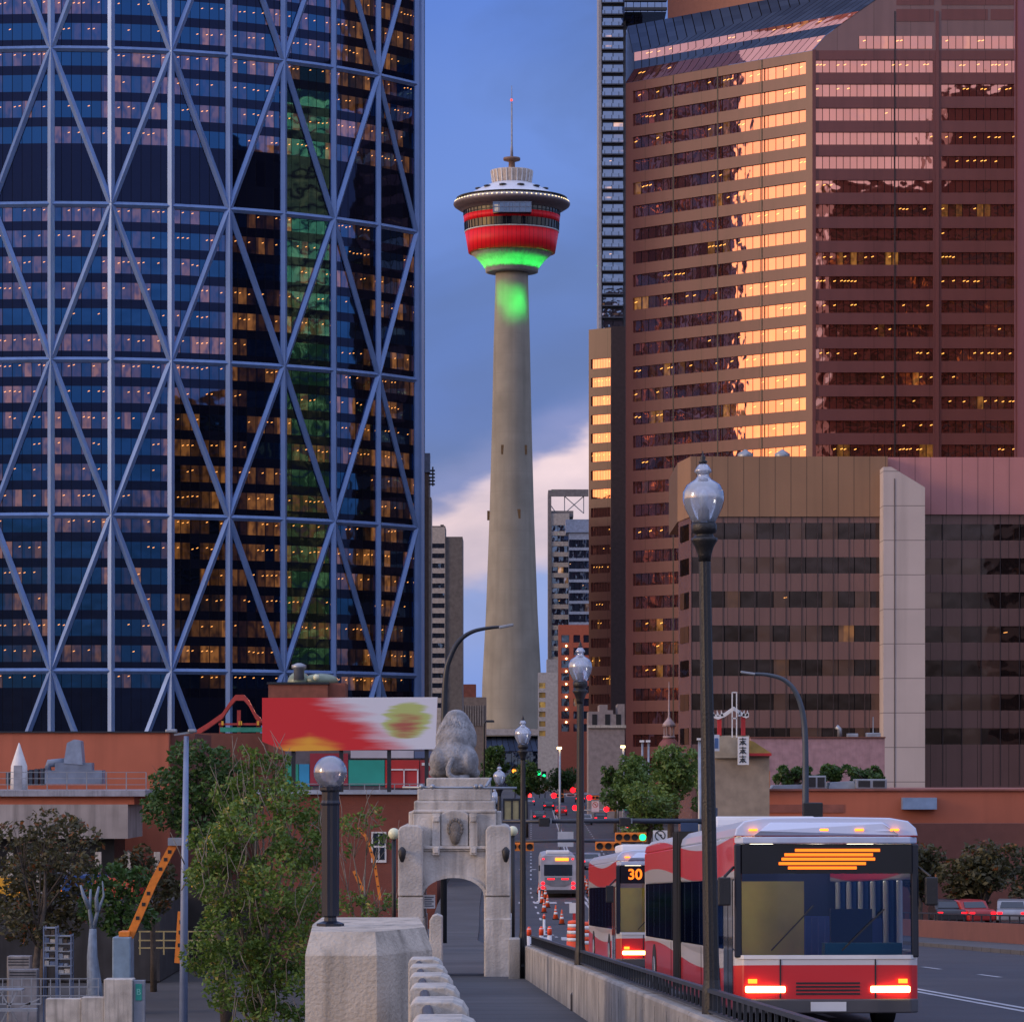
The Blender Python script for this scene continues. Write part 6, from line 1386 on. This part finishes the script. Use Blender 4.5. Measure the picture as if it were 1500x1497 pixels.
cl = [(20,1225,226,32),(70,1205,226,30),(125,1230,226,30),(30,1270,226,34),(120,1270,225,30),(75,1250,225,30),(15,1340,224,30),(70,1370,224,24)]
tree('dark_tree', 'loose dark tree in front of the others at the far left edge', (X(45,224),224,-15.3), cl, 4200, .34, 'leafD', .25, 51, hole=.06)
cl = [(205,1255,236,24),(235,1280,236,26),(185,1270,236,22),(230,1320,236,24),(255,1300,236,20)]
tree('dark_tree', 'dark bronze small tree beside the work basket of the orange boom', (X(225,236),236,-15.3), cl, 3000, .36, 'leafD', .2, 52, hole=-.02)
ss = MB().box(24, 75, 196, 203, -15, -8.9); tag(ss.build('side_street', M['asphalt']), kind='structure')
for px, cm, lb, rz in ((1395,cdark,'dark car with red lights right of the nearest bus, behind the parapet',0),(1440,cred,'red car with glowing lights among the trees behind the right parapet',R(20)),(1482,csil,'silver car with red lights at the right edge behind the parapet',R(-10))):
    make_car(cm, lb, (X(px,197), 197, -8.9), rz, 'L_red')
wr = thing('white_railing', 'white steel railing in front of the pale cabinets at lower left', 'railing', P(60,1440,170)); m_ = MB()
for px in range(-10, 160, 14): m_.bar(P(px,1470,170), P(px,1432,170), .05, .05)
for y in (1433,1445,1458): m_.bar(P(-12,y,170), P(146,y,170), .05, .05)
m_.build('rails', M['galv'], wr)
# platform those cars stand on
D = 247; pf = tag(MB().box(X(-200,D),X(236,D),D-1,D+24,-15.1,-9.62).build('raised_car_park', mat('car_park_wall', (.045,.045,.05), .9, var=.3, scale=.6, streak=.7), None), 'dark walled raised car park beneath the parked cars at the left', 'wall')
for o in COL.objects:
    if o.get('category') == 'car' and 'dark trees' in o['label'] or o.get('category') == 'car' and 'orange boom' in o['label']: o.location.z = -9.62
# ================================================================== BOOM LIFTS, LEFT FOREGROUND
def boom(label, pts, D, r, m, base=None):
    t = thing('boom_lift', label, 'boom lift', (X(pts[0][0],D), D, Z(pts[0][1],D) if not base else -15.2), group='boom lifts')
    m_ = MB()
    for a, b in zip(pts, pts[1:]): m_.bar(P(*a,D), P(*b,D), r*2, r*2.4)
    m_.build('boom', m, t)
    k = MB()
    for a, b in zip(pts, pts[1:]):
        for f in (.35,.6,.8): q = P(*a,D).lerp(P(*b,D), f); k.cbox(q+Vector((0,-r*1.05,0)), r*1.1, .04, r*1.1)
    k.build('boom_marking', M['black'], t)
    if base:
        MB().box(X(base-13,D),X(base+14,D),D-1,D+1,-15.0,Z(1371,D)).build('chassis', mat('machine_blue', (.22,.32,.42), .4, var=.2), t, bevel=.08)
        MB().box(X(base-4,D),X(base+12,D),D-.8,D+.8,Z(1371,D),Z(1363,D)).build('turret', M['orange'], t, bevel=.05)
        for x in (-14, 10): MB().tube([(X(base+x,D),D-1.1,-14.75),(X(base+x,D),D-.7,-14.75)], .45, 14).build('wheel', M['rubber'], t)
    return t
boom('orange telescopic boom lift rising from a blue-grey machine', [(190,1372),(225,1292),(255,1236)], 215, .20, M['orange'], 180)
MB().box(X(247,215),X(268,215),214.5,215.5,Z(1238,215),Z(1227,215)).build('work_basket', M['galv'], bpy.data.objects['boom_lift'])
boom('short orange boom section standing behind the blue lamp post', [(262,1410),(267,1335)], 215, .22, M['orange'])
boom('yellow lattice boom against the foliage right of the blue lamp post', [(285,1300),(303,1240),(322,1206)], 180, .15, M['yellow'])
boom('thin orange boom in front of the red brick wall', [(557,1318),(548,1260),(536,1225),(524,1212)], 170, .06, M['orange'])
boom('short orange boom end among the branches by the brick wall', [(532,1305),(519,1275)], 170, .08, M['orange'])
D = 240; yr = thing('yellow_railing', 'pale yellow pipe railing on the lower ground', 'railing', P(235,1395,D)); m_ = MB()
for px in (205,240,275,310): m_.bar(P(px,1398,D), P(px,1363,D), .10, .10)
for y in (1364,1377,1388): m_.bar(P(203,y,D), P(322,y,D), .09, .09)
m_.build('rails', mat('pale_yellow', (.5,.42,.2), .5), yr)
D = 150
bw = thing('concrete_wall', 'stepped pale grey concrete wall at the bottom left', 'wall', (X(130,D),D,-15.2))
MB().box(X(152,D),X(194,D),D,D+1.2,-15.2,Z(1434,D)).build('pillar', M['concrete'], bw, bevel=.03)
MB().box(X(118,D),X(152,D)-.01,D+.1,D+1,-15.2,Z(1461,D)).box(X(66,D),X(117.5,D),D+.2,D+1,-15.2,Z(1463,D)).build('wall', M['concrete'], bw, bevel=.02)
gp = thing('green_sign', 'small grey panel with a green letter B plate beside the pale wall', 'sign', P(202,1497,D)); MB().box(X(194,D)+.02,X(211,D),D+.2,D+.6,-15.2,Z(1436,D)).build('panel', mat('panel_grey', (.25,.28,.33), .6), gp)
MB().box(X(198,D),X(207,D),D+.15,D+.199,Z(1465,D),Z(1441,D)).build('green_plate', mat('plate_green', (.02,.30,.24), .5), gp)
cu = bpy.data.curves.new('b', 'FONT'); cu.body = 'B'; cu.size = .38; cu.align_x = 'CENTER'; cu.align_y = 'CENTER'; fo = bpy.data.objects.new('b', cu); COL.objects.link(fo); me = evalmesh(fo); me.transform(Matrix.Translation(Vector((X(202.5,D),D+.14,Z(1453,D))) - Vector(gp.location)) @ Matrix.Rotation(R(90),4,'X')); bpy.data.objects.remove(fo)
lo = bpy.data.objects.new('letter', me); COL.objects.link(lo); lo.parent = gp; me.materials.append(mat('plate_pale', (.2,.6,.5), .5))
D = 190
for i, (a, b, y0, y1) in enumerate(((10,44,1400,1425),(16,58,1418,1440))):
    lb = ['low wide pale cabinet at the left edge','low pale slab box in front of the cabinet at the left edge'][i]
    t = thing('utility_cabinet', lb, 'cabinet', P((a+b)/2,y1,D), group='pale cabinets on the lower ground')
    MB().box(X(a,D),X(b,D),D-i,D+1-i,-15.2,Z(y0,D)).build('casing', mat('cabinet_%d' % i, [(.28,.26,.25),(.22,.22,.24)][i], .5, var=.25, scale=1.5, streak=.5), t, bevel=.04)
    m_ = MB()
    for k in range(3): m_.box(X(a+2,D),X(b-2,D),D-i-.03,D-i-.001,Z(y0+5+k*4.2,D),Z(y0+3.6+k*4.2,D))
    m_.build('louvre', M['darkmetal'], t)
for i, (a, b, y0) in enumerate(((64,82,1356),(84,104,1368))):
    t = thing('storage_rack', ['taller of two steel storage racks at lower left','shorter of two steel storage racks at lower left'][i], 'rack', (X(a,D),D,-15.2), group='steel racks on the lower ground')
    m_ = MB()
    for px in (a, b):
        for dy in (0, .9): m_.bar((X(px,D),D+dy,-15.2),(X(px,D),D+dy,Z(y0,D)),.07,.07)
    m_.build('upright', M['bluemetal'], t)
    for k in range(6):
        z = Z(y0+3+k*11,D); MB().box(X(a,D),X(b,D),D,D+.9,z-.03,z+.03).build('shelf', M['galv'], t)
    r5 = random.Random(i)
    for k in range(5):
        z = Z(y0+3+(k+1)*11,D)+.03; x = X(a,D)+.05
        for j in range(2):
            w_ = r5.uniform(.2,.3); MB().box(x, x+w_, D+.1, D+.6, z, z+r5.uniform(.12,.3)).build('carton', [M['galv'],M['concrete'],M['bluemetal'],M['bark']][r5.randrange(4)], t, bevel=.01); x += w_+.04
t = thing('bare_tree', 'pale blue-grey bare trunk forking upward left of the boom machine', 'tree', (X(139,D),D,-15.2))
m_ = MB().tube([P(139,1535,D),P(138,1440,D),P(135,1400,D),P(136,1360,D)], [.6,.42,.3,.2], 9)
for l_ in (((136,1362),(131,1330),(133,1302)),((136,1362),(143,1335),(152,1312),(150,1290)),((131,1330),(122,1310),(118,1296)),((143,1335),(141,1315),(145,1298))): m_.tube([P(*q,D) for q in l_], [.16,.10,.06,.03][:len(l_)], 6)
m_.build('trunk', mat('pale_blue_bark', (.22,.28,.36), .7, var=.25, scale=2, bump=.5, streak=.5), t)
D = 135; tb = thing('folding_table', 'pale steel picnic table and bench frame in the bottom left corner', 'table', P(25,1497,D)); zt = Z(1450,D)
m_ = MB().box(X(-10,D),X(34,D),D-.4,D+.4,zt,zt+.06); m_.build('table_top', M['galv'], tb)
m_ = MB()
for (a,b) in (((2,1497),(26,1450)),((26,1497),(0,1450)),((-10,1470),(60,1470)),((30,1475),(58,1462)),((40,1497),(44,1466))): m_.bar(P(*a,D-.3), P(*b,D-.3), .06, .06).bar(P(*a,D+.3), P(*b,D+.3), .06, .06)
m_.build('frame', M['galv'], tb)
m_ = MB().box(X(-15,D),X(60,D),D-1.2,D-.8,Z(1478,D),Z(1474,D)); m_.build('bench', M['galv'], tb)
# near-black hoarding panel with posters below the gateway side street
rt = thing('dark_hoarding', 'near-black hoarding behind the left trees under the deck', 'wall', (X(260,262),262,-15.2)); MB().box(X(214,262),X(372,262),263,264,-15.2,Z(1290,262)).build('panel', mat('hoarding', (.03,.025,.022), .9), rt)
for (a,b,y0,y1) in ((254,266,1318,1345),(247,262,1332,1362)): MB().box(X(a,262),X(b,262),262.8,262.99,Z(y1,262),Z(y0,262)).build('poster', mat('poster_blue_%d' % a, (.12,.22,.36) if a == 247 else (.4,.38,.36), .6), rt)
